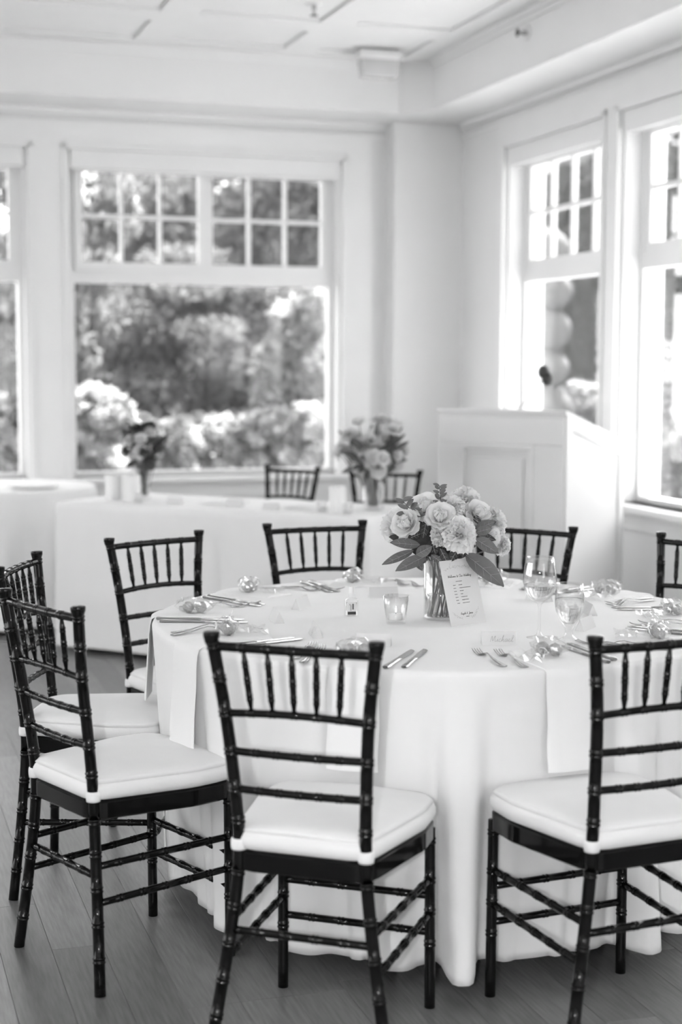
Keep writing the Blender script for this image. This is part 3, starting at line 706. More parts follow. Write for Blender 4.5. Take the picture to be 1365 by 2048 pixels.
for i, (k, px, py, dep, rp, m) in enumerate(flw):
    c = bp(px, py, dep); R = rp*PXM; d = fdir(px, py, dep)
    f = carnation('carnation', c, d, R*1.05, bq, m, i) if k == 'c' else rose('rose', c, d, R*1.02, bq, m, i)
    # stem from the flower through the mouth down into the water
    q = Vector(c)-Vector(d).normalized()*R*.8; an = 2.4*i; foot = Vector((.030*math.cos(an), .030*math.sin(an), -.085))
    mid = Vector((q.x*.28, q.y*.28, .06)); mid = mid if Vector((mid.x, mid.y)).length < .036 else Vector((mid.x, mid.y)).normalized().to_3d()*.034+Vector((0, 0, .06))
    mb = MB(); P = catmull([q, (q*.45+mid*.55), mid, foot], 5); mb.tube(P, .0024, 6); mb.build('stem', 'stem', bq)
cl_ = lambda cx, cy: (740+.2198*cx, 950+.2198*cy)
def lf(b, t_, wid, d0, d1, m='leaf', nrm=(0, -.9, .5), **kw):
    B = bp(*cl_(*b), d0); T_ = bp(*cl_(*t_), d1); leaf('leaf', B, T_, wid*.2198*PXM, nrm, bq, m, **kw)
lf((450, 610), (172, 575), 105, -.045, -.085); lf((400, 670), (108, 795), 95, -.03, -.05, nrm=(.2, -.7, .8)); lf((515, 705), (225, 832), 125, -.055, -.10, nrm=(-.1, -.8, .6))
lf((425, 690), (560, 595), 105, -.06, -.105, nrm=(0, -1, .1)); lf((960, 545), (1165, 672), 125, -.06, -.085, nrm=(.1, -.9, .35)); lf((955, 470), (1140, 375), 95, -.05, -.075, nrm=(0, -1, .2))
lf((965, 480), (1100, 430), 90, -.07, -.10, nrm=(0, -1, 0)); lf((950, 510), (1148, 560), 85, -.045, -.06, 'leafdark'); lf((870, 700), (1225, 995), 190, -.03, -.05, nrm=(.25, -.85, .45), droop=.1)
lf((480, 800), (560, 640), 70, .0, -.03, 'leafdark'); lf((430, 760), (480, 850), 70, -.02, -.045, 'leaf'); lf((560, 700), (650, 760), 60, -.05, -.08); lf((640, 640), (720, 800), 70, -.045, -.07, 'leafdark')
lf((820, 620), (730, 760), 85, -.045, -.06, 'leafdark'); lf((900, 560), (840, 720), 90, -.045, -.06, 'leafdark'); lf((560, 560), (600, 700), 110, -.03, -.05, 'leafdark'); lf((350, 560), (470, 500), 90, -.03, -.05, 'leafdark')
lf((280, 560), (165, 530), 70, -.04, -.07, 'leafdark', vein=False); lf((420, 470), (380, 590), 100, -.02, -.04, 'leafdark'); lf((520, 380), (480, 560), 90, -.02, -.04, 'leafdark'); lf((960, 340), (1000, 420), 60, -.03, -.05, 'leafdark')
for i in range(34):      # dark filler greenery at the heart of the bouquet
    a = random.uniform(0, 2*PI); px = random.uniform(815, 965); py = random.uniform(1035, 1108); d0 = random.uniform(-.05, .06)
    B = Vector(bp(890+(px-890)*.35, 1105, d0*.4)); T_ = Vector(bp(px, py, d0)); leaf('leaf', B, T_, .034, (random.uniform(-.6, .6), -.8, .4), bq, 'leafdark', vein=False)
for base, tip, nleaf in (((640, 300), (628, 62), 12), ((400, 340), (290, 200), 5)):
    B = Vector(bp(*cl_(*base), -.03)); T_ = Vector(bp(*cl_(*tip), -.045)); mb = MB(); mb.tube([B, B.lerp(T_, .5)+Vector((.003, 0, 0)), T_], [.0016, .0013, .0008], 6); tw = mb.build('twig', 'stem', bq)
    for k in range(nleaf):
        s = .25+.75*k/(nleaf-1); sg = -1 if k % 2 else 1; c = B.lerp(T_, s); big = 1.0 if nleaf > 6 else 1.5
        leaf('leaf', c, c+Vector((sg*random.uniform(.011, .021)*big, random.uniform(-.012, .006), random.uniform(.004, .014)*big)), .0085*big, (random.uniform(-.4, .4), -.9, .5), tw, 'leaf', vein=False)
    if nleaf == 5:
        for b_, t__ in (((330, 330), (232, 322)), ((370, 275), (430, 215)), ((410, 330), (500, 330))):
            leaf('leaf', bp(*cl_(*b_), -.035), bp(*cl_(*t__), -.06), .016, (0, -.9, .4), tw, 'leaf', vein=False)

# menu card leaning on the vase
cb = Vector((.297, 4.150)); cd = Vector((.764, .645)); back_d = Vector((-.645, .764)); CW, CH, CS = .132, .180, .050
mc = empty('menu_card', (cb.x, cb.y, TZ+.0008), 0, 'printed wedding programme card leaning against the glass vase', 'card')
cz = math.sqrt(CH*CH-CS*CS)
def CF(x, y, off=.0006):
    p = cd*x+back_d*(CS*y/CH); nn = Vector((-back_d.x*cz/CH, -back_d.y*cz/CH, CS/CH))
    return (p.x+nn.x*off, p.y+nn.y*off, cz*y/CH+nn.z*off)
mb = MB(); mb.loft([[CF(x, y, o_) for x, y, o_ in ((0, 0, 0), (CW, 0, 0), (CW, CH, 0), (0, CH, 0))], [CF(x, y, -.0006) for x, y in ((0, 0), (CW, 0), (CW, CH), (0, CH))]]); mb.build('card', 'paper', mc, smooth=False)
mb = MB(); sz = .0125; tw = text_w('Welcome to Our Wedding', sz); sz *= .088/tw; write(mb, 'Welcome to Our Wedding', sz*1.0, .020, CH*.735, lambda x, y: CF(x, y), .0009)
s2 = .0125; tw = text_w('Angela & James', s2); write(mb, 'Angela & James', s2*.046/tw, .043, CH*.165, lambda x, y: CF(x, y), .0008); mb.build('script_lettering', 'ink', mc, smooth=False)
mb = MB()   # lines of tiny illegible print
def pline(x0, x1, y, h_=.0016):
    x = x0; r_ = random.Random(int(y*1e5)+int(x0*1e4))
    while x < x1:
        l = r_.uniform(.0012, .0035); mb.add([CF(x, y), CF(min(x+l, x1), y), CF(min(x+l, x1), y+h_), CF(x, y+h_)], [(0, 1, 2, 3)]); x += l+.0006
pline(.047, .070, CH*.665)
for k, (l0, l1, r0, r1) in enumerate(((.034, .044, .055, .069), (.034, .044, .056, .098), (.034, .044, .056, .070), (.034, .045, .057, .066), (.036, .046, .057, .080), (.036, .046, .058, .084), (.038, .048, .058, .085))):
    y = CH*(.61-.046*k); pline(l0, l1, y); pline(r0, r1, y)
pline(.062, .073, CH*.125); mb.build('fine_print', 'ink', mc, smooth=False)
mb = MB()   # pale leafy ornament along the top and the lower corners
r_ = random.Random(5)
def sprig(x, y, a, l):
    p = (x, y); q = (x+l*math.cos(a), y+l*math.sin(a)); nx, ny = -math.sin(a)*l*.22, math.cos(a)*l*.22; m_ = ((p[0]+q[0])/2, (p[1]+q[1])/2)
    mb.add([CF(*p), CF(m_[0]+nx, m_[1]+ny), CF(*q), CF(m_[0]-nx, m_[1]-ny)], [(0, 3, 2, 1)])
for k in range(46):
    s = k/45; x = .014+.098*s; y = CH*(.865+.03*math.sin(PI*s)); sprig(x, y, r_.uniform(0, 6.28), r_.uniform(.003, .006))
for k in range(26):
    s = k/25
    sprig(.016+.03*s, CH*(.20-.09*math.sin(PI/2*s)), r_.uniform(0, 6.28), .004); sprig(.112-.03*s, CH*(.24-.13*math.sin(PI/2*s)), r_.uniform(0, 6.28), .004)
mb.build('ornament', 'inkpale', mc, smooth=False)

# votive glass with its tea light
vo = empty('votive_glass', (.150, 4.205, TZ), 0, 'small flared clear votive glass beside the vase', 'candle holder')
mb = MB(); pr = [(.001, .001), (.0235, .001), (.0265, .004), (.0275, .016), (.0315, .045), (.0355, .078), (.0345, .0785), (.0303, .045), (.0262, .017), (.024, .013), (.001, .0125)]
mb.lathe(pr, 36); mb.build('glass', 'glass', vo)
tl = empty('tea_light', (.150, 4.205, TZ+.0128), 0, 'lit white tea light inside the small votive glass', 'candle')
mb = MB(); mb.lathe([(.001, 0), (.0175, 0), (.0185, .002), (.0185, .015), (.0175, .0165), (.016, .015), (.001, .0148)], 28); mb.build('wax', 'wax', tl)
mb = MB(); mb.tube([(0, 0, .014), (.0003, 0, .021)], .0007, 6); mb.build('wick', 'black', tl)
mb = MB(); mb.lathe([(.0003, .019), (.0018, .022), (.0021, .025), (.0014, .030), (.0003, .036)], 10); mb.build('flame', 'flame', tl)
# small clear bottle
bo = empty('pump_bottle', (.030, 4.325, TZ), .12, 'small clear square bottle with white cap and black label band', 'bottle')
mb = MB(); sec = lambda hw, hd, z: [(x, y, z) for x, y in rounded([(-hw, -hd), (hw, -hd), (hw, hd), (-hw, hd)], .004, 3)]
mb.loft([sec(.017, .009, .0005), sec(.018, .010, .003), sec(.018, .010, .046), sec(.015, .008, .051), sec(.007, .006, .053), sec(.007, .006, .056)]); mb.build('body', 'glass', bo, auto=40)
mb = MB(); mb.loft([sec(.0145, .0072, .004), sec(.0145, .0072, .040)]); mb.build('liquid', 'water', bo)
mb = MB(); mb.lathe([(.0085, .055), (.0088, .057), (.0088, .066), (.0075, .067), (.0075, .083), (.006, .085), (.001, .085)], 20, cap0=True); mb.build('cap', 'whiteplastic', bo, auto=40)
mb = MB(); mb.box(-.0125, .0125, -.0106, -.0101, .006, .043); lb = mb.build('label', 'paper', bo, smooth=False)
mb = MB(); mb.box(-.0115, .0115, -.0111, -.0107, .0075, .016); mb.build('band', 'black', lb, smooth=False)
mb = MB(); mb.box(.001, .0055, -.0111, -.0107, .022, .038); mb.box(-.0065, -.0050, -.0111, -.0107, .034, .038)
for k in range(6): mb.box(-.005, -.001, -.0111, -.0107, .019+k*.0028, .0202+k*.0028)
mb.build('print', 'ink', lb, smooth=False)
# wine glass and water goblet
wg = empty('wine_glass', (.512, 3.990, TZ), 0, 'tall stemmed wine glass holding water, in front of the background chair', 'wine glass')
H_ = .212
mb = MB(); mb.lathe([(.001, 0), (.033, 0), (.0345, .0012), (.033, .0025), (.018, .005), (.007, .010), (.0042, .02), (.0036, .05), (.0037, .078), (.006, .090), (.016, .0965), (.028, .106), (.0385, .124), (.0435, .146), (.0425, .170), (.0375, .196), (.0345, H_), (.0335, H_), (.0365, .196), (.0415, .170), (.0424, .146), (.0374, .1245), (.027, .107), (.015, .0985), (.001, .0975)], 44); mb.build('glass', 'glass', wg)
mb = MB(); mb.lathe([(.001, .098), (.0148, .0992), (.0266, .1075), (.037, .1248), (.0412, .1385), (.041, .1395), (.001, .1395)], 40); mb.build('water', 'water', wg)
gb = empty('water_goblet', (.580, 3.930, TZ), 0, 'short thick-stemmed water goblet next to the wine glass', 'goblet')
mb = MB(); mb.lathe([(.001, 0), (.034, 0), (.0355, .002), (.033, .005), (.020, .011), (.0115, .018), (.0095, .028), (.011, .038), (.016, .046), (.026, .060), (.0345, .080), (.0375, .102), (.0365, .128), (.0340, .152), (.0328, .152), (.0352, .128), (.0362, .102), (.0332, .0805), (.0248, .0615), (.014, .050), (.001, .0475)], 44); mb.build('glass', 'glass', gb)
mb = MB(); mb.lathe([(.001, .0482), (.0136, .0508), (.0244, .062), (.0328, .0808), (.0357, .102), (.0352, .112), (.001, .112)], 40); mb.build('water', 'water', gb)

# ------------------------------------------------------------------ head table in the corner
HA = Vector((-1.442, 7.888)); HD = Vector((.895, -.446)).normalized(); HN = Vector((-HD.y, HD.x)); HL, HW = 1.75, .66
hrot = math.atan2(HD.y, HD.x)
ht = empty('head_table', (HA.x, HA.y, 0), hrot, 'long table under the white cloth in front of the big window', 'table')
mb = MB(); mb.box(.01, HL-.01, .01, HW-.01, .725, .754, bev=.004); mb.build('tabletop', 'wood', ht, smooth=False)
for x in (.15, HL-.15):
    for y in (.1, HW-.1):
        mb = MB(); mb.tube([(x, y, .725), (x, y, 0)], .014, 10); mb.build('leg', 'chrome', ht)
def rect_cloth(L, Wd, z, hem, amp, flare, nseg=60, seed=1):
    base = rounded([(0, 0), (L, 0), (L, Wd), (0, Wd)], .012, 4); pts = []
    for i in range(len(base)):           # resample evenly
        a, b = Vector(base[i]), Vector(base[(i+1) % len(base)]); n = max(1, int((b-a).length/.025))
        for k in range(n): pts.append(a.lerp(b, k/n))
    n = len(pts); nor = []
    for i in range(n):
        d = pts[(i+1) % n]-pts[i-1]; nor.append(Vector((d.y, -d.x)).normalized())
    rr = random.Random(seed); ph = [rr.random()*6 for _ in range(4)]; loops = []
    cx, cy = L/2, Wd/2
    for k in (.05, .5, .97): loops.append([(cx+(p.x-cx)*k, cy+(p.y-cy)*k, z) for p in pts])
    loops.append([(p.x, p.y, z-.004) for p in pts])
    s = [0]
    for i in range(1, n): s.append(s[-1]+(pts[i]-pts[i-1]).length)
    for t_ in (.04, .12, .25, .4, .6, .8, 1.0):
        row = []
        for i, p in enumerate(pts):
            wv = amp*t_*(math.sin(s[i]*11+ph[0])+.6*math.sin(s[i]*23+ph[1])+.4*math.sin(s[i]*5+ph[2])); o_ = .004+flare*t_+wv+amp*t_
            row.append((p.x+nor[i].x*o_, p.y+nor[i].y*o_, z-.01-(z-.01-hem)*t_))
        loops.append(row)
    m_ = MB(); m_.loft(loops, True, False); return m_
hc = rect_cloth(HL, HW, .76, .03, .006, .01).build('tablecloth', 'linen', None, loc=(HA.x, HA.y, 0), rotz=hrot); tag(hc, 'white cloth draped to the floor over the long head table', 'tablecloth')
def hp(s, d, z=.762): p = HA+HD*s+HN*d; return (p.x, p.y, z)
# round side table at the far left
LX, LY, LR = -1.95, 8.87, .55
st = empty('cocktail_table', (LX, LY, 0), 0, 'small round table at far left beneath the windows', 'table')
mb = MB(); mb.lathe([(.01, .725), (LR-.01, .725), (LR-.004, .74), (LR-.01, .754), (.01, .754)], 48, cap0=True, cap1=True); mb.build('tabletop', 'wood', st, auto=30)
mb = MB(); mb.tube([(0, 0, .725), (0, 0, .02)], .03, 14); mb.build('pedestal', 'chrome', st)
mb = MB(); mb.lathe([(.25, 0), (.25, .015), (.04, .03)], 24, cap0=True); mb.build('base', 'chrome', st)
mb = MB(); n = 160; L_ = [[(r*math.cos(2*PI*j/n), r*math.sin(2*PI*j/n), z) for j in range(n)] for r, z in ((.01, .76), (.3, .76), (LR-.006, .76), (LR, .756))]
for t_ in (.03, .1, .2, .35, .55, .8, 1):
    L_.append([((LR+.003+t_*(.04+.032*math.sin(13*q)+.014*math.sin(29*q+1)))*math.cos(q), (LR+.003+t_*(.04+.032*math.sin(13*q)+.014*math.sin(29*q+1)))*math.sin(q), .75-.72*t_) for q in [2*PI*j/n for j in range(n)]])
mb.loft(L_, True, False); o = mb.build('tablecloth', 'linen', None, loc=(LX, LY, 0)); tag(o, 'white pleated cloth on the small table at far left', 'tablecloth')
mb = MB(); mb.lathe([(.01, .0), (.10, .0), (.14, .012), (.142, .014), (.10, .004), (.01, .004)], 32, cap0=True, cap1=True); o = mb.build('plate', 'whiteplastic', None, loc=(-1.72, 8.72, .761)); tag(o, 'white plate on the small table at far left', 'plate')
# candles, cards and napkins on the head table
def pillar(s, d, r, h, lab):
    p = hp(s, d, .7605); root = empty('pillar_candle', p, 0, lab, 'candle', 'white pillar candles on the head table')
    mb = MB(); mb.lathe([(.001, 0), (r-.002, 0), (r, .003), (r, h-.006), (r-.004, h), (r-.009, h-.004), (.001, h-.012)], 28); mb.build('wax', 'wax', root, auto=50)
    mb = MB(); mb.tube([(0, 0, h-.014), (.001, 0, h+.004)], .0015, 6); mb.build('wick', 'black', root)
def hs(px_x, d):   # distance along the table for a lateral position
    return px_x
pillar(.205, .215, .042, .130, 'white pillar candle at the left end of the head table')
pillar(.325, .195, .045, .135, 'white pillar candle touching the tall dark bouquet\'s vase')
pillar(1.520, .150, .040, .125, 'tall white pillar candle before the far right bouquet')
for s, d, lab in ((.42, .12, 'small clear tea light cup at the left end of the head table'), (1.44, .14, 'small clear tea light cup left of the far right bouquet'), (1.60, .09, 'small clear tea light cup at the right corner of the head table')):
    p = hp(s, d, .7605); r_ = empty('tea_light_cup', p, 0, lab, 'candle holder', 'tea light cups on the head table')
    mb = MB(); mb.lathe([(.001, .001), (.022, .001), (.025, .05), (.0238, .05), (.021, .006), (.001, .005)], 24); mb.build('glass', 'glass', r_)
    mb = MB(); mb.lathe([(.001, .006), (.0195, .006), (.0195, .020), (.001, .020)], 20); mb.build('wax', 'wax', r_)
def low_napkin(s, d, rz, lab):
    mb = MB(); n = 10; loops = []
    for i in range(n+1):
        y = -.09+.18*i/n; loops.append([(x, y, .002+.010*(1-abs(x/.11)**4)+.006*math.sin(6*y*10+x*30)) for x in [-.11+.22*j/10 for j in range(11)]]+[(.11-.22*j/10, y, 0) for j in range(11)])
    mb.loft(loops); o = mb.build('napkin', 'napkin', None, loc=hp(s, d, .7608), rotz=hrot+rz); tag(o, lab, 'napkin', 'napkins on the head table')
low_napkin(.80, .30, .2, 'soft folded napkin on the left half of the head table'); low_napkin(1.30, .28, -.2, 'soft folded napkin on the right half of the head table')
for s, d, lab in ((.60, .17, 'small grey tent card on the left half of the head table'), (.93, .20, 'small grey tent card at the middle of the head table'), (1.17, .13, 'small grey tent card on the right half of the head table')):
    place_card(hp(s, d, .7606), hrot, lab)['group'] = 'tent cards on the head table'

def far_bouquet(p, lab, tall, R, nf, dark, seed):
    r_ = random.Random(seed); root = empty('bouquet', p, 0, lab, 'bouquet', 'bouquets on the head table')
    zc = tall
    for i in range(nf):
        while True:
            q = Vector((r_.uniform(-1, 1), r_.uniform(-1, 1), r_.uniform(-.8, 1)))
            if .35 < q.length < 1: break
        c = Vector((q.x*R[0], q.y*R[0], zc+q.z*R[1])); d = (q.x, q.y, q.z+.35)
        rr = r_.uniform(.030, .044)*(.8 if dark else 1.0)
        (carnation('carnation', c, d, rr, root, 'leaf' if (dark and i % 3) else 'petal', i+seed) if i % 2 else rose('rose', c, d, rr, root, 'leaf' if dark and i % 3 == 1 else 'rose', i+seed))
        mb = MB(); mb.tube([c, (c.x*.4, c.y*.4, zc-R[1]*.8), (c.x*.12, c.y*.12, .02)], .0022, 5); mb.build('stem', 'stem', root)
    for i in range(int(nf*1.6)):
        q = Vector((r_.uniform(-1, 1), r_.uniform(-1, 1), r_.uniform(-1, .9))); q = q.normalized()*r_.uniform(.6, 1.12)
        c = Vector((q.x*R[0], q.y*R[0], zc+q.z*R[1])); b = Vector((q.x*R[0]*.45, q.y*R[0]*.45, zc+q.z*R[1]*.45-.03))
        leaf('leaf', b, c, .030, (r_.uniform(-.5, .5), -.8, .5), root, 'leafdark' if (dark and i % 2) else 'leaf', vein=False)
    return root
p = hp(.335, .30, .7605); far_bouquet(p, 'tall narrow darker bouquet at the left end of the head table', .285, (.135, .15), 26, True, 20)
v2 = empty('bud_vase', p, 0, 'slim clear vase under the darker bouquet on the head table', 'vase')
mb = MB(); mb.lathe([(.001, .002), (.030, .002), (.033, .01), (.030, .04), (.020, .09), (.016, .15), (.022, .185), (.0205, .185), (.0145, .15), (.0185, .09), (.028, .04), (.03, .012), (.001, .01)], 28); mb.build('glass', 'glass', v2)
p = hp(1.615, .34, .7605); far_bouquet(p, 'full pale bouquet at the right end of the head table', .29, (.185, .165), 44, False, 50)
v3 = empty('glass_vase', p, 0, 'clear cylinder vase under the pale bouquet on the head table', 'vase')
mb = MB(); mb.lathe([(.001, .003), (.048, .003), (.05, .01), (.05, .165), (.0475, .165), (.0475, .013), (.001, .011)], 28); mb.build('glass', 'glass', v3)

# ------------------------------------------------------------------ lectern and microphone
LA = Vector((.486, 7.76)); LD = Vector((.809, -.588)); LN = Vector((.588, .809)); LWd, LDp, LH, LB = .697, .612, 1.245, 1.079
lrot = math.atan2(LD.y, LD.x)
le = empty('lectern', (LA.x, LA.y, 0), lrot, 'white panelled wooden lectern with sloping top before the right windows', 'lectern')
mb = MB(); mb.add([(0, 0, 0), (LWd, 0, 0), (LWd, LDp, 0), (0, LDp, 0), (0, 0, LH-.02), (LWd, 0, LH-.02), (LWd, LDp, LB-.02), (0, LDp, LB-.02)], [(0, 3, 2, 1), (4, 5, 6, 7), (0, 1, 5, 4), (1, 2, 6, 5), (2, 3, 7, 6), (3, 0, 4, 7)]); mb.build('body', 'lectern', le, smooth=False)
mb = MB(); mb.add([(-.012, -.012, LH-.02), (LWd+.012, -.012, LH-.02), (LWd+.012, LDp+.012, LB-.02), (-.012, LDp+.012, LB-.02), (-.012, -.012, LH), (LWd+.012, -.012, LH), (LWd+.012, LDp+.012, LB), (-.012, LDp+.012, LB)], [(0, 3, 2, 1), (4, 5, 6, 7), (0, 1, 5, 4), (1, 2, 6, 5), (2, 3, 7, 6), (3, 0, 4, 7)]); mb.build('top', 'lectern', le, smooth=False)
def rail(name, boxes):
    b = MB()
    for q in boxes: b.box(*q, bev=.004)
    return b.build(name, 'lectern', le, smooth=False)
rail('front_frame', [(.0, LWd, -.012, 0, LH-.17, LH-.035), (0, .13, -.012, 0, .0, LH-.17), (LWd-.16, LWd, -.012, 0, 0, LH-.17), (.13, LWd-.16, -.012, 0, 0, .16)])
rail('panel_moulding', [(.13, LWd-.16, -.020, 0, LH-.195, LH-.17), (.13, .155, -.020, 0, .16, LH-.195), (LWd-.185, LWd-.16, -.020, 0, .16, LH-.195)])
b = MB(); b.box(.19, LWd-.22, -.008, 0, .2, LH-.235, bev=.006); b.build('panel', 'lectern', le, smooth=False)
b = MB(); th = .012   # side frame follows the slope
for y0, y1, lo in ((0, .05, 0), (LDp-.05, LDp, 0)):
    z0, z1 = LH-.02+(LB-LH)*y0/LDp, LH-.02+(LB-LH)*y1/LDp
    b.add([(LWd, y0, lo), (LWd+th, y0, lo), (LWd+th, y1, lo), (LWd, y1, lo), (LWd, y0, z0), (LWd+th, y0, z0), (LWd+th, y1, z1), (LWd, y1, z1)], [(0, 3, 2, 1), (4, 5, 6, 7), (0, 1, 5, 4), (1, 2, 6, 5), (2, 3, 7, 6), (3, 0, 4, 7)])
y0, y1 = .05, LDp-.05; z0, z1 = LH-.02+(LB-LH)*y0/LDp, LH-.02+(LB-LH)*y1/LDp
b.add([(LWd, y0, z0-.06), (LWd+th, y0, z0-.06), (LWd+th, y1, z1-.06), (LWd, y1, z1-.06), (LWd, y0, z0), (LWd+th, y0, z0), (LWd+th, y1, z1), (LWd, y1, z1)], [(0, 3, 2, 1), (4, 5, 6, 7), (0, 1, 5, 4), (1, 2, 6, 5), (2, 3, 7, 6), (3, 0, 4, 7)])
b.build('side_frame', 'lectern', le, smooth=False)
mp_ = LA+LD*.38+LN*.10
mi = empty('gooseneck_microphone', (mp_.x, mp_.y, LH-.02), 0, 'dark windscreen gooseneck microphone on the white lectern', 'microphone')
tipp = Vector((.152, .15, .170))
mb = MB(); mb.lathe([(.03, -.012), (.03, .0), (.012, .006)], 16, cap0=True); mb.build('base', 'whiteplastic', mi)
mb = MB(); mb.tube(catmull([(0, 0, 0), (.05, .04, .06), (.10, .09, .12), tuple(tipp)], 5), .0045, 8); mb.build('gooseneck', 'chrome', mi)
for k, c in enumerate((tipp+Vector((-.006, 0, .025)), tipp+Vector((.012, -.01, -.008)))):
    mb = MB(); mb.loft(sphere_pts(10, 14, lambda X, Y, Z: (c.x+.030*X, c.y+.034*Y, c.z+.036*Z))); mb.build('windscreen', 'black', mi)

# ------------------------------------------------------------------ ceiling fixtures
p = room(-.80, .80, CZ); ef = empty('emergency_light', p, PHI-.05, 'clear-lensed emergency light box on the ceiling near the corner', 'ceiling light')
def fsec(hw, hd, z): return [(x, y, z) for x, y in rounded([(-hw, -hd), (hw, -hd), (hw, hd), (-hw, hd)], .015, 4)]
mb = MB(); mb.loft([fsec(.130, .06, 0), fsec(.132, .062, -.008), fsec(.128, .060, -.045), fsec(.122, .056, -.05)]); mb.build('housing', 'whiteplastic', ef, auto=40)
mb = MB(); mb.loft([fsec(.120, .054, -.05), fsec(.112, .05, -.140), fsec(.105, .045, -.148)]); mb.build('lens', 'frosted', ef, auto=40)
mb = MB(); mb.box(-.10, .10, -.03, .03, -.062, -.051); mb.build('tray', 'whiteplastic', ef, smooth=False)
for x in (-.075, 0, .075):
    mb = MB(); mb.lathe([(.004, -.062), (.020, -.075), (.032, -.118), (.030, -.122), (.002, -.122)], 18, (x, 0, 0)); mb.build('lamp', 'whiteplastic', ef)
def sprinkler(p, axis, lab):
    s = empty('sprinkler', p, PHI, lab, 'sprinkler', 'sprinkler heads'); A = (lambda x, y, z: (-z, y, x)) if axis == 'side' else (lambda x, y, z: (x, y, -z))
    def lt(name, prof, m, n=16):
        b = MB(); b.lathe(prof, n, cap0=True, cap1=True); b.v = [A(*q) for q in b.v]; b.build(name, m, s)
    lt('escutcheon', [(.040, 0), (.038, .004), (.020, .008)], 'whiteplastic'); lt('nozzle', [(.012, .006), (.012, .035), (.006, .040), (.005, .055)], 'chrome'); lt('deflector', [(.004, .055), (.022, .058), (.022, .061), (.003, .062)], 'black')
sprinkler(room(-.405, 2.06, 3.19), 'side', 'side wall sprinkler head on the right soffit'); sprinkler(room(-1.50, 1.80, CZ+.018), 'down', 'dark sprinkler head at the top edge of the ceiling')

# ------------------------------------------------------------------ garden outside
mb = MB(); mb.box(-22, 30, .24, 45, -.6, -.35); mb.box(4.2, 30, -14, .24, -.6, -.35); mb.box(-22, -6.74, -14, .24, -.6, -.35); struct('ground', mb, 'grass')
mb = MB(); mb.box(.24, 4.2, -14, .24, -.6, -.34); struct('terrace', mb, 'paving')  # pale paving added to bounce daylight up to the ceiling
def leaves_mesh(name, centers, size, m, parent, droop=.3, flat=.0):
    n = len(centers); d = rng.normal(size=(n, 3)); d[:, 2] -= droop; d /= np.linalg.norm(d, axis=1)[:, None]
    e = rng.normal(size=(n, 3)); e -= (e*d).sum(1)[:, None]*d; e /= np.linalg.norm(e, axis=1)[:, None]
    s = size*rng.uniform(.6, 1.3, n)[:, None]; nn = np.cross(d, e)
    v = np.stack([centers-d*s*.5, centers+e*s*.26+nn*s*.06, centers+d*s*.5, centers-e*s*.26+nn*s*.06], 1).reshape(-1, 3)
    me = bpy.data.meshes.new(name); f = np.arange(n*4).reshape(-1, 4)
    me.vertices.add(n*4); me.vertices.foreach_set('co', v.ravel()); me.loops.add(n*4); me.loops.foreach_set('vertex_index', f.ravel().astype(np.int32))
    me.polygons.add(n); me.polygons.foreach_set('loop_start', np.arange(0, n*4, 4, dtype=np.int32)); me.polygons.foreach_set('loop_total', np.full(n, 4, np.int32)); me.update(calc_edges=True); me.validate()
    me.materials.append(M[m]); o = bpy.data.objects.new(name, me); COL.objects.link(o); o.parent = parent; tag(o, kind='stuff'); return o
def blobs(n, R, nb, br, shell=.55, flat=.75):
    """leaf positions gathered into clumps on an ellipsoid"""
    q = rng.normal(size=(nb, 3)); q /= np.linalg.norm(q, axis=1)[:, None]; q *= rng.uniform(shell, 1, nb)[:, None]; q = q*np.array(R)
    k = rng.integers(0, nb, n); g = rng.normal(size=(n, 3)); g /= np.linalg.norm(g, axis=1)[:, None]; g *= rng.uniform(.3, 1, n)[:, None]**.6
    return q[k]+g*br*np.array([1, 1, flat])
def tree(name, label, cat, base, zc, R, n, nb, br, size, m, group=None, trunk=.07, droop=.3, extra=None, flat=.75):
    root = empty(name, (base[0], base[1], -.35), 0, label, cat, group)
    mb = MB(); tz = zc+.35
    mb.tube([(0, 0, 0), (.03, .02, tz*.5), (0, 0, tz)], [trunk, trunk*.8, trunk*.4], 8)
    for k in range(5):
        a = 2*PI*k/5+.4; mb.tube([(0, 0, tz*.55), (R[0]*.3*math.cos(a), R[1]*.3*math.sin(a), tz*.85), (R[0]*.7*math.cos(a), R[1]*.7*math.sin(a), tz+R[2]*.3)], [trunk*.5, trunk*.35, trunk*.12], 6)
    mb.build('trunk', 'bark', root)
    c = blobs(n, R, nb, br, flat=flat); c[:, 2] += tz; c = c[c[:, 2] > .05]
    leaves_mesh('foliage', c, size, m, root, droop)
    if extra:
        c = blobs(extra[0], [R[0]*1.02, R[1]*1.02, R[2]*1.02], extra[1], extra[2], .8); c[:, 2] += tz; c = c[c[:, 2] > .1]; leaves_mesh('blossom', c, extra[3], extra[4], root, 0)
    return root
def gp(px, py, d): return ((px-682)/FPX*d, d, 1.4635+(725-py)/FPX*d)
def gtree(name, label, cat, px, py, d, rx, rz, n, nb, br, size, m, **kw):
    x, y, z = gp(px, py, d); tree(name, label, cat, (x, y), z, (rx, rx*.8, rz), n, nb, br, size, m, **kw)
GB = 'evergreens at the far side of the garden'
for k, (px, lab) in enumerate(((-60, 'dark evergreen far behind the left window'), (130, 'dark evergreen behind the tall leafy tree at left'), (330, 'dark evergreen behind the mounded maple'), (540, 'dark evergreen behind the bright shrub'), (720, 'dark evergreen behind the wall corner'))):
    gtree('evergreen_tree', lab, 'tree', px, 560 if k > 1 else 740, 25+k % 2*2, 1.9, 2.9 if k > 1 else 2.2, 7000, 90, .6, .20, 'fol_dark', group=GB)
gtree('maple_tree', 'rounded grey maple with drooping fine foliage in the middle of the big window', 'tree', 400, 715, 16.5, 1.45, 1.1, 26000, 90, .42, .10, 'fol_mid', droop=.5, flat=.38)
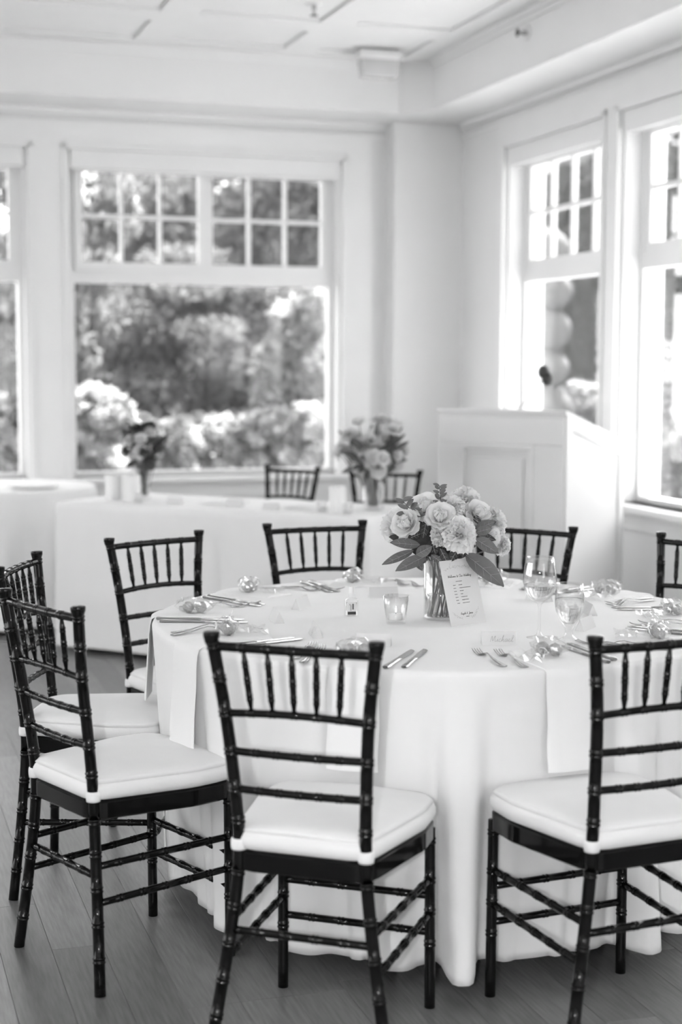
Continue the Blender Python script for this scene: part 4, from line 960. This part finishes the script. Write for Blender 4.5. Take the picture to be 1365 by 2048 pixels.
gtree('maple_tree', 'taller fine-leaved tree behind the window\'s upper panes', 'tree', 470, 440, 19.5, 1.9, 1.1, 18000, 90, .5, .12, 'fol_mid', droop=.5, flat=.4)
gtree('leafy_tree', 'tall sunlit leafy tree just outside the left side of the big window', 'tree', 160, 480, 13.5, .50, 1.35, 2600, 46, .20, .12, 'fol_light', droop=1.2, trunk=.05)
gtree('leafy_tree', 'sunlit leafy tree outside the cut-off left window', 'tree', 0, 560, 14.0, .45, 1.5, 2600, 46, .20, .12, 'fol_light', droop=1.2, trunk=.05)
gtree('bright_shrub', 'tall bright sunlit shrub at the right side of the big window', 'shrub', 610, 735, 13.5, .42, .72, 5200, 60, .16, .085, 'fol_light', extra=(2200, 40, .1, .07, 'fol_white'))
for k, (px, py, d, rx, lab) in enumerate(((190, 850, 12.6, .32, 'white flowering bush low at the left of the big window'), (330, 905, 13.2, .26, 'white flowering bush right of the darker bouquet'), (430, 900, 13.8, .34, 'white flowering bush low in the middle of the big window'), (530, 890, 13.0, .30, 'white flowering bush behind the distant chair'), (640, 880, 12.6, .30, 'white flowering bush at the right corner of the big window'), (20, 860, 12.8, .3, 'white flowering bush in the cut-off left window'))):
    gtree('flowering_bush', lab, 'bush', px, py, d, rx, .30, 1800, 30, .11, .06, 'fol_mid', group='white flowering bushes under the back windows', trunk=.02, extra=(2600, 40, .085, .055, 'fol_white'))
# beyond the right-hand windows
for k, (px, py, d, lab) in enumerate(((1180, 560, 24, 'dark tree in the middle of the right window'), (1290, 600, 22, 'dark tree behind the right window post'), (1400, 560, 20, 'dark tree at the right edge of the picture'))):
    gtree('garden_tree', lab, 'tree', px, py, d, 1.7, 2.8, 11000, 90, .5, .18, 'fol_deep', group='trees beyond the right windows')
gtree('bright_shrub', 'pale sunlit shrub low in the far right window', 'shrub', 1345, 840, 12.5, .42, .62, 4200, 50, .15, .08, 'fol_light', extra=(2200, 40, .1, .07, 'fol_white'))
gtree('flowering_bush', 'white blossom bush right of the microphone outside the window', 'bush', 1165, 800, 13.5, .24, .14, 900, 20, .08, .06, 'fol_mid', trunk=.02, extra=(1600, 24, .07, .06, 'fol_white'))
for k, b_ in enumerate((2.2, 4.2, 6.2, 8.2)):  # tree row added out of view to cut skylight through the right windows
    q_ = room(7.5+.6*(k % 2), b_); tree('garden_tree', ['dark tree beyond the terrace nearest the lectern', 'dark tree beyond the terrace, second along the right wall', 'dark tree beyond the terrace, third along the right wall', 'dark tree beyond the terrace farthest from the lectern'][k], 'tree', (q_.x, q_.y), 1.6, (1.5, 1.5, 1.7), 5000, 70, .5, .2, 'fol_dark', group='row of trees beyond the terrace')
x, y, z = gp(1087, 700, 13.0)
pl = empty('stone_pillar', (x, y, -.35), 0, 'pale pillar of stacked rounded boulders outside the right window', 'pillar')
zz = 0.0
for k in range(9):
    hh = .34 if k % 2 == 0 else .30; rr = .215+.02*math.sin(k*2.1); mb = MB(); ph = k*1.7
    mb.loft(sphere_pts(12, 18, lambda X, Y, Z: (rr*X*(1+.06*math.sin(3*Y+ph)), rr*Y*(1+.05*math.sin(3*X+ph)), zz+hh/2+hh*.54*Z*(1+.04*math.sin(4*X+ph)))))
    mb.build('boulder', 'stone', pl); zz += hh
mb = MB(); mb.box(-.9, .9, -.02, .02, 0, .06, bev=.008); x, y, z = gp(225, 757, 17.5); o = mb.build('handrail', 'trim', None, loc=(x, y, z), rotz=.2); 
for k in (-.8, .8):
    b = MB(); b.box(k-.03, k+.03, -.03, .03, -(z+.35), 0); b.build('post', 'trim', o, smooth=False)
tag(o, 'pale handrail in the garden left of the maple', 'handrail')
